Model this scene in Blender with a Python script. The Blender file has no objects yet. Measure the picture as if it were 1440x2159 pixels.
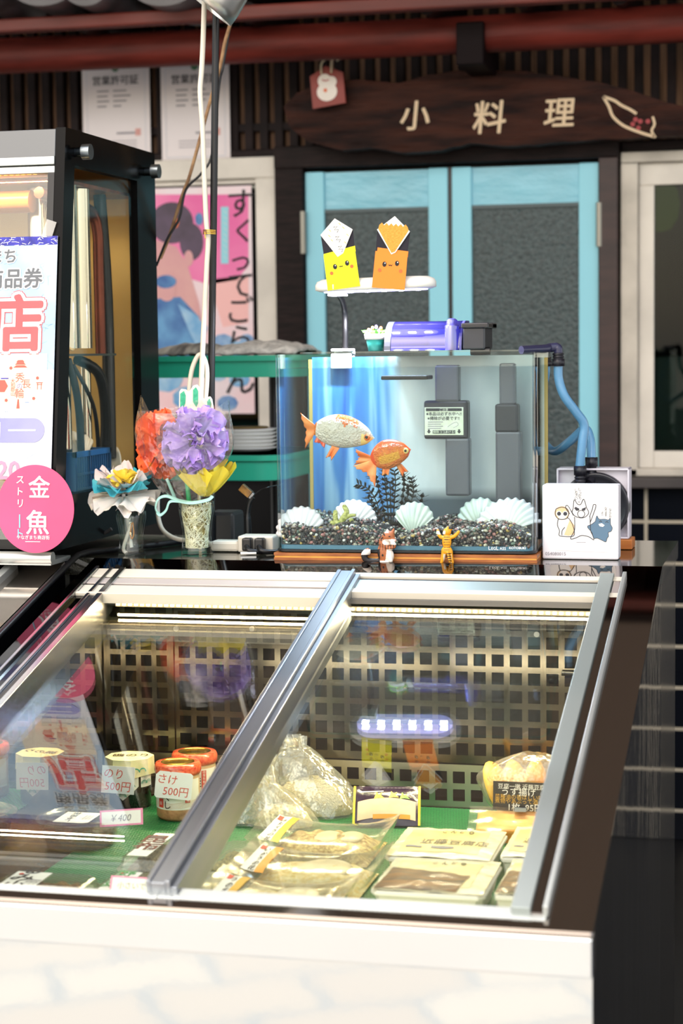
import bpy, math, random
from mathutils import Vector, Matrix, noise
PI = math.pi
sc = bpy.context.scene
col = sc.collection

# ------------------------------------------------------------------ camera
FPX = 4000.0
PSI, TH, RHO = math.radians(13.6), math.radians(4.86), 0.0119
CAM = Vector((0, 0, 1.30))
_f = Vector((-math.sin(PSI)*math.cos(TH), math.cos(PSI)*math.cos(TH), -math.sin(TH)))
_r0 = Vector((math.cos(PSI), math.sin(PSI), 0)); _u0 = _r0.cross(_f)
_r = _r0*math.cos(RHO) - _u0*math.sin(RHO); _u = _r0*math.sin(RHO) + _u0*math.cos(RHO)
cam = bpy.data.cameras.new('camera'); camo = bpy.data.objects.new('camera', cam); col.objects.link(camo)
camo.matrix_world = Matrix(((_r.x, _u.x, -_f.x, CAM.x), (_r.y, _u.y, -_f.y, CAM.y), (_r.z, _u.z, -_f.z, CAM.z), (0, 0, 0, 1)))
cam.sensor_fit = 'AUTO'; cam.sensor_width = 36; cam.lens = FPX*36/2159
cam.clip_start = 0.05; cam.clip_end = 60
cam.dof.use_dof = True; cam.dof.focus_distance = 3.10; cam.dof.aperture_fstop = 4.5
sc.camera = camo

# ------------------------------------------------------------------ world, daylight, exposure
w = bpy.data.worlds.new('sky'); sc.world = w; w.use_nodes = True
wn = w.node_tree.nodes; wl = w.node_tree.links
sky = wn.new('ShaderNodeTexSky'); sky.sky_type = 'NISHITA'; sky.sun_disc = False
sky.sun_elevation = math.radians(38); sky.sun_rotation = math.radians(200); sky.air_density = 1.0; sky.dust_density = 3.0; sky.ozone_density = 0.6
wmix = wn.new('ShaderNodeMix'); wmix.data_type = 'RGBA'; wmix.inputs[0].default_value = 0.6
wmix.inputs[7].default_value = (4.6, 4.5, 4.35, 1)
wl.new(sky.outputs[0], wmix.inputs[6]); wl.new(wmix.outputs[2], wn['Background'].inputs[0])
wn['Background'].inputs[1].default_value = 0.40
sun = bpy.data.lights.new('sun', 'SUN'); sun.energy = 2.2; sun.angle = math.radians(6); sun.color = (1.0, 0.96, 0.90)
suno = bpy.data.objects.new('sun', sun); col.objects.link(suno)
suno.rotation_euler = Vector((0.35, -0.25, -1.0)).to_track_quat('-Z', 'Y').to_euler()

def area(name, loc, tgt, sx, sy, power, color):
    l = bpy.data.lights.new(name, 'AREA'); l.shape = 'RECTANGLE'; l.size = sx; l.size_y = sy; l.energy = power; l.color = color
    o = bpy.data.objects.new(name, l); col.objects.link(o); o.location = loc
    z = (Vector(loc)-Vector(tgt)).normalized(); x = Vector((1, 0, 0)); x = (x-z*x.dot(z)).normalized()
    o.rotation_euler = Matrix((x, z.cross(x), z)).transposed().to_euler()
    return o
vs = sc.view_settings
vs.view_transform = 'Standard'; vs.look = 'None'; vs.exposure = 0.12; vs.gamma = 1.0; vs.use_curve_mapping = False
cy = sc.cycles
cy.max_bounces = 14; cy.diffuse_bounces = 3; cy.glossy_bounces = 5; cy.transmission_bounces = 6; cy.transparent_max_bounces = 40
cy.caustics_reflective = False; cy.caustics_refractive = False; cy.sample_clamp_indirect = 6.0

# ------------------------------------------------------------------ pixel to place
def ray(x, y): return _f + _r*((x-720)/FPX) - _u*((y-1079.5)/FPX)
def at(x, y, X=None, Y=None, Z=None):
    d = ray(x, y)
    t = (X-CAM.x)/d.x if X is not None else ((Y-CAM.y)/d.y if Y is not None else (Z-CAM.z)/d.z)
    return CAM + d*t

# ------------------------------------------------------------------ materials
def lin(h):
    if not isinstance(h, str): return tuple(h)[:3]
    h = h.lstrip('#'); o = []
    for i in (0, 2, 4):
        c = int(h[i:i+2], 16)/255; o.append(c/12.92 if c <= .04045 else ((c+.055)/1.055)**2.4)
    return tuple(o)
MATS = {}
def nt(m): m.use_nodes = True; n = m.node_tree.nodes; n.clear(); return n, m.node_tree.links
def pos(n, l, scale=(1, 1, 1), src='Position'):
    if src == 'Object': g = n.new('ShaderNodeTexCoord'); o = g.outputs['Object']
    else: g = n.new('ShaderNodeNewGeometry'); o = g.outputs['Position']
    mp = n.new('ShaderNodeMapping'); mp.inputs['Scale'].default_value = scale; l.new(o, mp.inputs['Vector']); return mp.outputs[0]
def mat(name, color, rough=.5, metal=0., spec=.5, var=0., vscale=8., c2=None, bump=0., bscale=60., stretch=(1, 1, 1), emit=None, es=0., coat=0., sss=0., det=4, trans=0., src='Position'):
    if name in MATS: return MATS[name]
    m = bpy.data.materials.new(name); n, l = nt(m); MATS[name] = m
    out = n.new('ShaderNodeOutputMaterial'); p = n.new('ShaderNodeBsdfPrincipled'); l.new(p.outputs[0], out.inputs[0])
    c = lin(color); p.inputs['Base Color'].default_value = (*c, 1); p.inputs['Roughness'].default_value = rough
    p.inputs['Metallic'].default_value = metal; p.inputs['Specular IOR Level'].default_value = spec
    p.inputs['Coat Weight'].default_value = coat; p.inputs['Coat Roughness'].default_value = .05
    if trans: p.inputs['Transmission Weight'].default_value = trans
    if sss: p.inputs['Subsurface Weight'].default_value = sss; p.inputs['Subsurface Radius'].default_value = (.01, .006, .004)
    if emit: p.inputs['Emission Color'].default_value = (*lin(emit), 1); p.inputs['Emission Strength'].default_value = es
    if var or c2 or bump: v = pos(n, l, stretch, src)
    if var or c2:
        t = n.new('ShaderNodeTexNoise'); t.inputs['Scale'].default_value = vscale; t.inputs['Detail'].default_value = det; l.new(v, t.inputs[0])
        r = n.new('ShaderNodeValToRGB'); l.new(t.outputs[0], r.inputs[0])
        a = tuple(x*(1-var) for x in c) if not c2 else c; b = tuple(min(1, x*(1+var)) for x in c) if not c2 else lin(c2)
        r.color_ramp.elements[0].color = (*a, 1); r.color_ramp.elements[1].color = (*b, 1)
        r.color_ramp.elements[0].position = .35; r.color_ramp.elements[1].position = .65
        l.new(r.outputs[0], p.inputs['Base Color'])
    if bump:
        t = n.new('ShaderNodeTexNoise'); t.inputs['Scale'].default_value = bscale; t.inputs['Detail'].default_value = 5; l.new(v, t.inputs[0])
        b = n.new('ShaderNodeBump'); b.inputs['Strength'].default_value = bump; b.inputs['Distance'].default_value = .01
        l.new(t.outputs[0], b.inputs['Height']); l.new(b.outputs[0], p.inputs['Normal'])
    return m
def clear(name, tint='ffffff', r0=.04, rough=0., body='ffffff', op=0., bump=0., bscale=40., stretch=(1, 1, 1), rmax=1.):
    """thin clear sheet: see-through plus an angle dependent mirror share, optionally a milky share"""
    if name in MATS: return MATS[name]
    m = bpy.data.materials.new(name); n, l = nt(m); MATS[name] = m
    out = n.new('ShaderNodeOutputMaterial'); tr = n.new('ShaderNodeBsdfTransparent'); tr.inputs[0].default_value = (*lin(tint), 1)
    gl = n.new('ShaderNodeBsdfGlossy'); gl.inputs['Roughness'].default_value = rough; gl.inputs['Color'].default_value = (1, 1, 1, 1)
    lw = n.new('ShaderNodeLayerWeight'); lw.inputs['Blend'].default_value = .5
    pw = n.new('ShaderNodeMath'); pw.operation = 'POWER'; pw.inputs[1].default_value = 5; l.new(lw.outputs['Facing'], pw.inputs[0])
    ma = n.new('ShaderNodeMath'); ma.operation = 'MULTIPLY_ADD'; ma.inputs[1].default_value = rmax-r0; ma.inputs[2].default_value = r0; l.new(pw.outputs[0], ma.inputs[0])
    base = tr
    if op:
        d = n.new('ShaderNodeBsdfDiffuse'); d.inputs[0].default_value = (*lin(body), 1)
        tl = n.new('ShaderNodeBsdfTranslucent'); tl.inputs[0].default_value = (*lin(body), 1)
        a = n.new('ShaderNodeMixShader'); a.inputs[0].default_value = .4; l.new(d.outputs[0], a.inputs[1]); l.new(tl.outputs[0], a.inputs[2])
        mx = n.new('ShaderNodeMixShader'); mx.inputs[0].default_value = op; l.new(tr.outputs[0], mx.inputs[1]); l.new(a.outputs[0], mx.inputs[2]); base = mx
    m2 = n.new('ShaderNodeMixShader'); l.new(ma.outputs[0], m2.inputs[0]); l.new(base.outputs[0], m2.inputs[1]); l.new(gl.outputs[0], m2.inputs[2]); l.new(m2.outputs[0], out.inputs[0])
    if bump:
        t = n.new('ShaderNodeTexNoise'); t.inputs['Scale'].default_value = bscale; t.inputs['Detail'].default_value = 3; l.new(pos(n, l, stretch), t.inputs[0])
        b = n.new('ShaderNodeBump'); b.inputs['Strength'].default_value = bump; b.inputs['Distance'].default_value = .01
        l.new(t.outputs[0], b.inputs['Height']); l.new(b.outputs[0], gl.inputs['Normal']); l.new(b.outputs[0], lw.inputs['Normal'])
    return m
def grid_mat(name, c1, mortar, wid, hei, ms, axes='xz', offset=0., rough=.2, c2=None, mrough=None, distort=0., spec=.5, org=(0, 0), bumpy=0., rotz=0.):
    if name in MATS: return MATS[name]
    m = bpy.data.materials.new(name); n, l = nt(m); MATS[name] = m
    out = n.new('ShaderNodeOutputMaterial'); p = n.new('ShaderNodeBsdfPrincipled'); l.new(p.outputs[0], out.inputs[0])
    g = n.new('ShaderNodeNewGeometry'); s = n.new('ShaderNodeSeparateXYZ'); l.new(g.outputs['Position'], s.inputs[0])
    cb = n.new('ShaderNodeCombineXYZ')
    for k in (0, 1):
        ad = n.new('ShaderNodeMath'); ad.operation = 'ADD'; ad.inputs[1].default_value = org[k]; l.new(s.outputs['xyz'.index(axes[k])], ad.inputs[0]); l.new(ad.outputs[0], cb.inputs[k])
    v = cb.outputs[0]
    if rotz:
        mp = n.new('ShaderNodeMapping'); mp.inputs['Rotation'].default_value = (0, 0, rotz); l.new(v, mp.inputs[0]); v = mp.outputs[0]
    if distort:
        t = n.new('ShaderNodeTexNoise'); t.inputs['Scale'].default_value = 6; l.new(v, t.inputs[0])
        mm = n.new('ShaderNodeVectorMath'); mm.operation = 'SCALE'; mm.inputs['Scale'].default_value = distort; l.new(t.outputs['Color'], mm.inputs[0])
        aa = n.new('ShaderNodeVectorMath'); l.new(v, aa.inputs[0]); l.new(mm.outputs[0], aa.inputs[1]); v = aa.outputs[0]
    b = n.new('ShaderNodeTexBrick'); b.offset = offset; b.squash = 1; b.inputs['Scale'].default_value = 1
    b.inputs['Color1'].default_value = (*lin(c1), 1); b.inputs['Color2'].default_value = (*lin(c2 or c1), 1); b.inputs['Mortar'].default_value = (*lin(mortar), 1)
    b.inputs['Mortar Size'].default_value = ms; b.inputs['Mortar Smooth'].default_value = .1; b.inputs['Brick Width'].default_value = wid; b.inputs['Row Height'].default_value = hei; b.inputs['Bias'].default_value = 0
    l.new(v, b.inputs[0]); l.new(b.outputs[0], p.inputs['Base Color']); p.inputs['Roughness'].default_value = rough; p.inputs['Specular IOR Level'].default_value = spec
    if bumpy:
        bb = n.new('ShaderNodeBump'); bb.inputs['Strength'].default_value = bumpy; bb.inputs['Distance'].default_value = .002; bb.invert = True
        l.new(b.outputs['Fac'], bb.inputs['Height']); l.new(bb.outputs[0], p.inputs['Normal'])
    return m

# ------------------------------------------------------------------ mesh builder
def frame(o, x, y):
    o, x, y = Vector(o), Vector(x).normalized(), Vector(y); y = (y-x*y.dot(x)).normalized(); z = x.cross(y)
    return lambda u, v, w_=0.: o + x*u + y*v + z*w_
_tc = {}
def text2d(s, bold=0.):
    k = (s, bold)
    if k not in _tc:
        c = bpy.data.curves.new('lettering', 'FONT'); c.body = s; c.resolution_u = 2; c.offset = bold
        o = bpy.data.objects.new('lettering', c); col.objects.link(o)
        m = o.evaluated_get(bpy.context.evaluated_depsgraph_get()).to_mesh()
        V = [(v.co.x, v.co.y) for v in m.vertices]; Fc = [tuple(p.vertices) for p in m.polygons]
        o.evaluated_get(bpy.context.evaluated_depsgraph_get()).to_mesh_clear()
        bpy.data.objects.remove(o); bpy.data.curves.remove(c)
        _tc[k] = (V, Fc)
    return _tc[k]
def catmull(P, n=8):
    P = [Vector(p) for p in P]; out = []
    for i in range(len(P)-1):
        a, b, c, d = P[max(i-1, 0)], P[i], P[i+1], P[min(i+2, len(P)-1)]
        for k in range(n):
            t = k/n; out.append(.5*((2*b)+(c-a)*t+(2*a-5*b+4*c-d)*t*t+(3*b-a-3*c+d)*t**3))
    out.append(P[-1]); return out
class MB:
    def __init__(s): s.v = []; s.f = []; s.mi = []; s.sm = []; s.mats = []
    def add(s, V, Fc, m, smooth=False):
        if m not in s.mats: s.mats.append(m)
        k = s.mats.index(m); b = len(s.v); s.v += [Vector(p) for p in V]
        for q in Fc: s.f.append(tuple(b+i for i in q)); s.mi.append(k); s.sm.append(smooth)
        return s
    def box(s, x0, x1, y0, y1, z0, z1, m):
        V = [(x, y, z) for z in (z0, z1) for y in (y0, y1) for x in (x0, x1)]
        return s.add(V, [(0, 2, 3, 1), (4, 5, 7, 6), (0, 1, 5, 4), (2, 6, 7, 3), (0, 4, 6, 2), (1, 3, 7, 5)], m)
    def fbox(s, fr, u0, u1, v0, v1, w0, w1, m):
        V = [fr(u, v, q) for q in (w0, w1) for v in (v0, v1) for u in (u0, u1)]
        return s.add(V, [(0, 2, 3, 1), (4, 5, 7, 6), (0, 1, 5, 4), (2, 6, 7, 3), (0, 4, 6, 2), (1, 3, 7, 5)], m)
    def prism(s, fr, poly, w0, w1, m, smooth=False):
        n = len(poly); V = [fr(u, v, w0) for u, v in poly]+[fr(u, v, w1) for u, v in poly]
        s.add(V, [tuple(range(n-1, -1, -1)), tuple(range(n, 2*n))], m)
        return s.add(V, [(i, (i+1) % n, n+(i+1) % n, n+i) for i in range(n)], m, smooth)
    def tube(s, P, r, m, n=10, caps=True, sub=0, flat=1.):
        P = catmull(P, sub) if sub else [Vector(p) for p in P]
        N = len(P); rr = (lambda t: r) if not callable(r) else r
        up = None; V = []
        for i, p in enumerate(P):
            t = (P[min(i+1, N-1)]-P[max(i-1, 0)]).normalized()
            if up is None: up = t.orthogonal().normalized()
            up = (up-t*up.dot(t)).normalized(); b = t.cross(up); q = rr(i/(N-1))
            V += [p+(up*math.cos(2*PI*k/n)+b*math.sin(2*PI*k/n)*flat)*q for k in range(n)]
        Fc = [(i*n+k, i*n+(k+1) % n, (i+1)*n+(k+1) % n, (i+1)*n+k) for i in range(N-1) for k in range(n)]
        s.add(V, Fc, m, True)
        if caps: s.add(V[:n], [tuple(range(n-1, -1, -1))], m); s.add(V[-n:], [tuple(range(n))], m)
        return s
    def cyl(s, a, b, r, m, n=24, r2=None):
        r2 = r if r2 is None else r2
        return s.tube([a, b], lambda t: r+(r2-r)*t, m, n)
    def lathe(s, prof, c, m, n=32, fr=None, smooth=True, rf=None, arc=(0, 2*PI)):
        fr = fr or frame(c, (1, 0, 0), (0, 1, 0)); full = abs(arc[1]-arc[0]-2*PI) < 1e-6; nn = n if full else n+1
        V = []
        for r, z in prof:
            for k in range(nn):
                a = arc[0]+(arc[1]-arc[0])*k/n; q = r*(rf(a, z) if rf else 1); V.append(fr(q*math.cos(a), q*math.sin(a), z))
        Fc = [(i*nn+k, i*nn+(k+1) % nn, (i+1)*nn+(k+1) % nn, (i+1)*nn+k) for i in range(len(prof)-1) for k in range(n)]
        return s.add(V, Fc, m, smooth)
    def sheet(s, fn, nu, nv, m, smooth=True, th=0.):
        V = [Vector(fn(i/nu, j/nv)) for j in range(nv+1) for i in range(nu+1)]; W = nu+1
        Fc = [(j*W+i, j*W+i+1, (j+1)*W+i+1, (j+1)*W+i) for j in range(nv) for i in range(nu)]
        return s.add(V, Fc, m(V, Fc) if False else m, smooth)
    def sphere(s, c, r, m, nu=16, nv=10, fr=None):
        if not isinstance(r, (tuple, list)): r = (r, r, r)
        fr = fr or frame(c, (1, 0, 0), (0, 1, 0)); V = [fr(0, 0, -r[2])]
        for j in range(1, nv):
            a = -PI/2+PI*j/nv
            V += [fr(r[0]*math.cos(a)*math.cos(2*PI*k/nu), r[1]*math.cos(a)*math.sin(2*PI*k/nu), r[2]*math.sin(a)) for k in range(nu)]
        V.append(fr(0, 0, r[2])); L = len(V)-1
        Fc = [(0, 1+(k+1) % nu, 1+k) for k in range(nu)]+[(L, L-nu+k, L-nu+(k+1) % nu) for k in range(nu)]
        Fc += [(1+j*nu+k, 1+j*nu+(k+1) % nu, 1+(j+1)*nu+(k+1) % nu, 1+(j+1)*nu+k) for j in range(nv-2) for k in range(nu)]
        return s.add(V, Fc, m, True)
    def text(s, fr, t, size, m, u=0., v=0., lift=.0004, bold=0., sx=1., rot=0., vert=False, slant=0.):
        """lettering centred on (u,v) in the frame; vert stacks the characters downwards"""
        if vert:
            for i, ch in enumerate(t):
                s.text(fr, ch, size, m, u, v-(i-(len(t)-1)/2)*size*(1.04 if vert is True else vert), lift, bold, sx, rot, False, slant)
            return s
        if bold > 0:
            for i in range(6): s.text(fr, t, size, m, u+.45*bold*size*math.cos(PI*i/3), v+.45*bold*size*math.sin(PI*i/3), lift+i*2.5e-5, 0., sx, rot, False, slant)
            return s
        V, Fc = text2d(t, 0.)
        if not V: return s
        xs = [p[0] for p in V]; cx = (min(xs)+max(xs))/2; ca, sa = math.cos(rot), math.sin(rot); Q = []
        for x, y in V:
            a, b = (x-cx+slant*(y-.38))*size*sx, (y-.38)*size; Q.append(fr(u+a*ca-b*sa, v+a*sa+b*ca, lift))
        return s.add(Q, Fc, m)
    def otext(s, fr, t, size, m, mo, d, u=0., v=0., lift=.0004, bold=0., n=12, **k):
        """lettering with an even outline"""
        for i in range(n): s.text(fr, t, size, mo, u+d*math.cos(2*PI*i/n), v+d*math.sin(2*PI*i/n), lift+i*2.5e-5, bold, **k)
        return s if m is None else s.text(fr, t, size, m, u, v, lift+.0004, bold, **k)
    def stroke(s, fr, pts, wid, m, lift=.0004, sub=4):
        P = catmull([Vector((x, y, 0)) for x, y in pts], sub) if sub and len(pts) > 2 else [Vector((x, y, 0)) for x, y in pts]
        V = []
        for i, p in enumerate(P):
            d = (P[min(i+1, len(P)-1)]-P[max(i-1, 0)]); d = Vector((-d.y, d.x, 0)).normalized()*wid/2
            V += [fr((p+d).x, (p+d).y, lift), fr((p-d).x, (p-d).y, lift)]
        return s.add(V, [(2*i, 2*i+2, 2*i+3, 2*i+1) for i in range(len(P)-1)], m)
    def poly(s, fr, pts, m, lift=.0003):
        return s.add([fr(x, y, lift) for x, y in pts], [tuple(range(len(pts)))], m)
    def rect(s, fr, u0, u1, v0, v1, m, lift=.0003): return s.poly(fr, [(u0, v0), (u1, v0), (u1, v1), (u0, v1)], m, lift)
    def disc(s, fr, u, v, r, m, lift=.0003, n=24, ry=None):
        ry = ry or r
        return s.poly(fr, [(u+r*math.cos(2*PI*k/n), v+ry*math.sin(2*PI*k/n)) for k in range(n)], m, lift)
    def ring(s, fr, u, v, r0, r1, m, lift=.0003, a0=0., a1=2*PI, n=24):
        V = []
        for k in range(n+1):
            a = a0+(a1-a0)*k/n; V += [fr(u+r0*math.cos(a), v+r0*math.sin(a), lift), fr(u+r1*math.cos(a), v+r1*math.sin(a), lift)]
        return s.add(V, [(2*i, 2*i+1, 2*i+3, 2*i+2) for i in range(n)], m)
    def mesh(s, name, org):
        me = bpy.data.meshes.new(name); me.from_pydata([p-org for p in s.v], [], s.f)
        for m in s.mats: me.materials.append(m)
        me.polygons.foreach_set('material_index', s.mi); me.polygons.foreach_set('use_smooth', s.sm); me.update()
        return me
    def build(s, name, parent=None, bevel=0., solid=0., **tags):
        if parent is not None: org = wloc(parent)
        else:
            lo = [min(p[i] for p in s.v) for i in range(3)]; hi = [max(p[i] for p in s.v) for i in range(3)]
            org = Vector(((lo[0]+hi[0])/2, (lo[1]+hi[1])/2, lo[2]))
        o = bpy.data.objects.new(name, s.mesh(name, org)); col.objects.link(o)
        if parent is not None: o.parent = parent
        else: o.location = org
        if solid:
            d = o.modifiers.new('thickness', 'SOLIDIFY'); d.thickness = solid; d.offset = 0
        if bevel:
            d = o.modifiers.new('bevel', 'BEVEL'); d.width = bevel; d.segments = 2; d.limit_method = 'ANGLE'; d.angle_limit = .7
        for k, v in tags.items(): o[k] = v
        return o
def wloc(o):
    p = Vector((0, 0, 0))
    while o is not None: p += Vector(o.location); o = o.parent
    return p
def tag(o, label, cat=None, group=None, kind=None):
    o['label'] = label
    if cat: o['category'] = cat
    if group: o['group'] = group
    if kind: o['kind'] = kind
    return o
def thing(name, label, cat, loc=(0, 0, 0), group=None):
    o = bpy.data.objects.new(name, None); o.empty_display_size = .02; col.objects.link(o); o.location = loc
    return tag(o, label, cat, group)
def dup(o, loc=None, rz=None, label=None, parent=None):
    c = o.copy(); col.objects.link(c)
    if parent is not None: c.parent = parent
    for ch in list(o.children): dup(ch, parent=c)
    if loc is not None: c.location = loc
    if rz is not None: c.rotation_euler = (0, 0, rz)
    if label: c['label'] = label
    return c
def blob(name, parts, voxel, paint, parent=None, loc=None):
    """one continuous skin over overlapping ellipsoids and capsules, painted by position"""
    b = MB(); g = mat('clay', 'cccccc')
    for p in parts:
        if p[0] == 's': b.sphere(p[1], p[2], g, 16, 12, fr=(frame(p[1], p[3], p[4]) if len(p) > 3 else None))
        else: b.tube(p[1], p[2], g, 12, sub=4); b.sphere(p[1][0], p[2](0) if callable(p[2]) else p[2], g, 12, 8); b.sphere(p[1][-1], p[2](1) if callable(p[2]) else p[2], g, 12, 8)
    o = b.build(name); d = o.modifiers.new('r', 'REMESH'); d.mode = 'VOXEL'; d.voxel_size = voxel; d.use_smooth_shade = True
    d = o.modifiers.new('s', 'SMOOTH'); d.factor = .5; d.iterations = 3
    me = bpy.data.meshes.new_from_object(o.evaluated_get(bpy.context.evaluated_depsgraph_get()))
    org = Vector(o.location); bpy.data.objects.remove(o)
    r = MB(); vs_ = [v.co+org for v in me.vertices]
    r.v = vs_
    for p in me.polygons:
        c = p.center+org; m = paint(c)
        if m not in r.mats: r.mats.append(m)
        r.f.append(tuple(p.vertices)); r.mi.append(r.mats.index(m)); r.sm.append(True)
    bpy.data.meshes.remove(me)
    return r.build(name, parent)
def nz(x, y=0., z=0.): return noise.noise(Vector((x, y, z)))
# ------------------------------------------------------------------ shared materials
STEEL = mat('brushed_steel', '96969a', .32, 1., bump=.03, bscale=90, stretch=(1, 30, 30))
STEEL_X = mat('steel_rail', 'c9ccc8', .45, .8)
MIRROR = mat('dark_mirror_steel', '8a837e', .04, 1.)
POLISH = mat('polished_steel', 'e8e8e6', .04, 1.)
BLACK = mat('black_gloss', '08080a', .12, spec=.5)
BLACKM = mat('black_plastic', '111114', .38)
WHITE = mat('white_plastic', 'eceae6', .35)
PAPER = mat('white_paper', 'f2efe9', .8)
INK = mat('black_ink', '17161a', .7)
RED = mat('red_ink', 'd8402e', .6)
GOLD = mat('gold', 'e0b450', .25, 1.)
GLASS = clear('clear_glass', 'fafdfb', .04)
WOODB = mat('dark_wood', '1b1110', .5, spec=.15, var=.5, vscale=14, stretch=(1, 1, 8), bump=.25, bscale=40)

# ------------------------------------------------------------------ setting
PAVE = grid_mat('pavement', 'b2afa8', '929a9e', .33, .22, .012, 'xy', .5, .75, 'a9a59f', distort=.07, rotz=.55)
m = MB().box(-7, 6, -7, 2.12, -.06, 0, PAVE).box(-7, 6, 2.12, 6.4, -.06, -.002, mat('dark_shop_floor', '0c0c0e', .35, var=.3)).build('floor'); tag(m, 'pale stone street paving in front of the shop and dark floor inside', kind='structure')
SOF = bpy.data.materials.new('unseen_awning_sheet'); _n, _l = nt(SOF); _o = _n.new('ShaderNodeOutputMaterial'); _d = _n.new('ShaderNodeBsdfDiffuse'); _d.inputs[0].default_value = (*lin('b8a898'), 1); _t = _n.new('ShaderNodeBsdfTranslucent'); _t.inputs[0].default_value = (.42, .36, .32, 1); _m = _n.new('ShaderNodeMixShader'); _m.inputs[0].default_value = .5
_l.new(_d.outputs[0], _m.inputs[1]); _l.new(_t.outputs[0], _m.inputs[2]); _l.new(_m.outputs[0], _o.inputs[0])
m = MB().prism(frame((-6, 0, 0), (0, 1, 0), (0, 0, 1)), [(2.70, 3.02), (5.02, 2.36), (5.02, 2.38), (2.70, 3.04)], 0, 10.5, SOF).box(-6, 4.5, 5.02, 6.4, 2.36, 2.40, BAT_C := mat('room_ceiling', '3a3430', .8)).build('ceiling'); tag(m, 'thin brownish awning over the shop front, unseen, made translucent for fill light', kind='structure')  # unseen awning added to shade the shop, sloped and translucent for fill

YW = 5.0
TILE = grid_mat('black_tile', '0d1016', 'b4ab98', .1095, .1095, .0045, 'xz', 0, .12, '10131a', org=(.389+.1095*10, -.844+.1095*10), bumpy=.6)
LAT = mat('slat_backing', '8e6c54', .7, spec=.2, var=.35, vscale=5, stretch=(9, 1, 1))
BAT = mat('dark_batten', '1a1010', .6, spec=.15, var=.4, vscale=20)
ROOMD = mat('dark_interior', '15171a', .6)
b = MB()
b.box(-3.2, .9, YW+.03, YW+.10, 1.82, 2.36, LAT)
x = -3.18
while x < .88:
    b.box(x, x+.022, YW, YW+.03, 1.82, 2.36, BAT); x += .0418
b.box(-3.2, .9, YW+.004, YW+.03, 1.895, 1.915, BAT)
b.box(-.6, .9, YW, YW+.08, 0, .952, TILE).box(-3.2, -.6, YW, YW+.08, 0, .952, mat('black_wall_panel', '0b0b0d', .5, spec=.2))
b.box(-3.2, -.46, YW+.03, YW+.1, .95, 1.83, ROOMD)
b.box(.42, .9, YW, YW+.1, .95, 1.83, BAT)
tag(b.build('wall_back'), 'shop wall of dark wooden slats above glossy black tiles', kind='structure')
b = MB().box(-3.3, 1.0, 6.3, 6.36, 0, 2.38, ROOMD).box(.95, 1.0, 5.0, 6.3, 0, 2.38, ROOMD).box(-3.3, -3.25, 5.0, 6.3, 0, 2.38, ROOMD)
tag(b.build('wall_interior'), 'dark wall deep inside the unlit shop', kind='structure')

# window behind the poster
FRW = mat('old_white_paint', 'd9d2c6', .55, var=.12, vscale=6, bump=.08)
b = MB()
for x0, x1, z0, z1 in ((-2.3, -1.372, 1.765, 1.822), (-1.43, -1.372, .96, 1.765), (-2.3, -2.25, .96, 1.765), (-2.25, -1.43, .96, 1.0)): b.box(x0, x1, YW-.035, YW+.03, z0, z1, FRW)
b.box(-2.25, -1.43, YW-.02, YW-.006, 1.752, 1.765, FRW)
wo = b.build('window_1', bevel=.004); tag(wo, 'white framed window behind the pink poster', kind='structure')
b = MB().box(-2.25, -1.43, YW+.006, YW+.012, 1.0, 1.765, clear('window_glass', 'c8d0d0', .06)); b.build('pane', wo)
# window on the right
ALU = mat('weathered_aluminium', 'b9b2a6', .5, .25, var=.2, vscale=7)
b = MB()
xl = at(1310, 660, Y=YW).x
for x0, x1, z0, z1 in ((xl, .42, 1.772, 1.80), (xl, xl+.045, .965, 1.772), (xl, .42, .965, .985)): b.box(x0, x1, YW-.03, YW+.05, z0, z1, ALU)
wo = b.build('window_2', bevel=.003); tag(wo, 'aluminium framed window right of the turquoise doors', kind='structure')
b = MB()
for x0, x1, z0, z1 in ((xl+.045, .40, 1.715, 1.772), (xl+.045, xl+.085, .985, 1.715), (xl+.085, .40, .985, 1.03)): b.box(x0, x1, YW-.01, YW+.03, z0, z1, FRW)
sh = b.build('sash', wo, bevel=.003)
MB().box(xl+.085, .40, YW+.005, YW+.011, 1.03, 1.715, clear('window_glass_dark', 'a8b4ae', .015)).build('pane', wo)
# posts, lintel, sills
b = MB().box(-1.372, -1.293, YW-.05, YW+.02, 0, 1.84, WOODB); tag(b.build('trim_1', bevel=.004), 'dark wooden post left of the turquoise doors', kind='structure')
b = MB().box(-.508, -.458, YW-.05, YW+.02, 0, 1.84, mat('red_brown_post', '33201c', .5, var=.3, stretch=(1, 1, 6))); tag(b.build('trim_2', bevel=.004), 'red brown wooden post right of the turquoise doors', kind='structure')
b = MB().box(-1.372, -.455, YW-.055, YW+.02, 1.785, 1.845, WOODB).box(-3.2, -1.372, YW-.01, YW+.02, 1.823, 1.845, WOODB).box(-.455, .9, YW-.01, YW+.02, 1.80, 1.83, WOODB)
tag(b.build('trim_3', bevel=.004), 'black lintel over the turquoise doors', kind='structure')
b = MB().box(-.455, .9, YW-.05, YW+.02, .935, .963, mat('sill_stone', '3a3432', .5, var=.2)); tag(b.build('trim_4', bevel=.003), 'dark sill under the right window', kind='structure')
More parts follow.
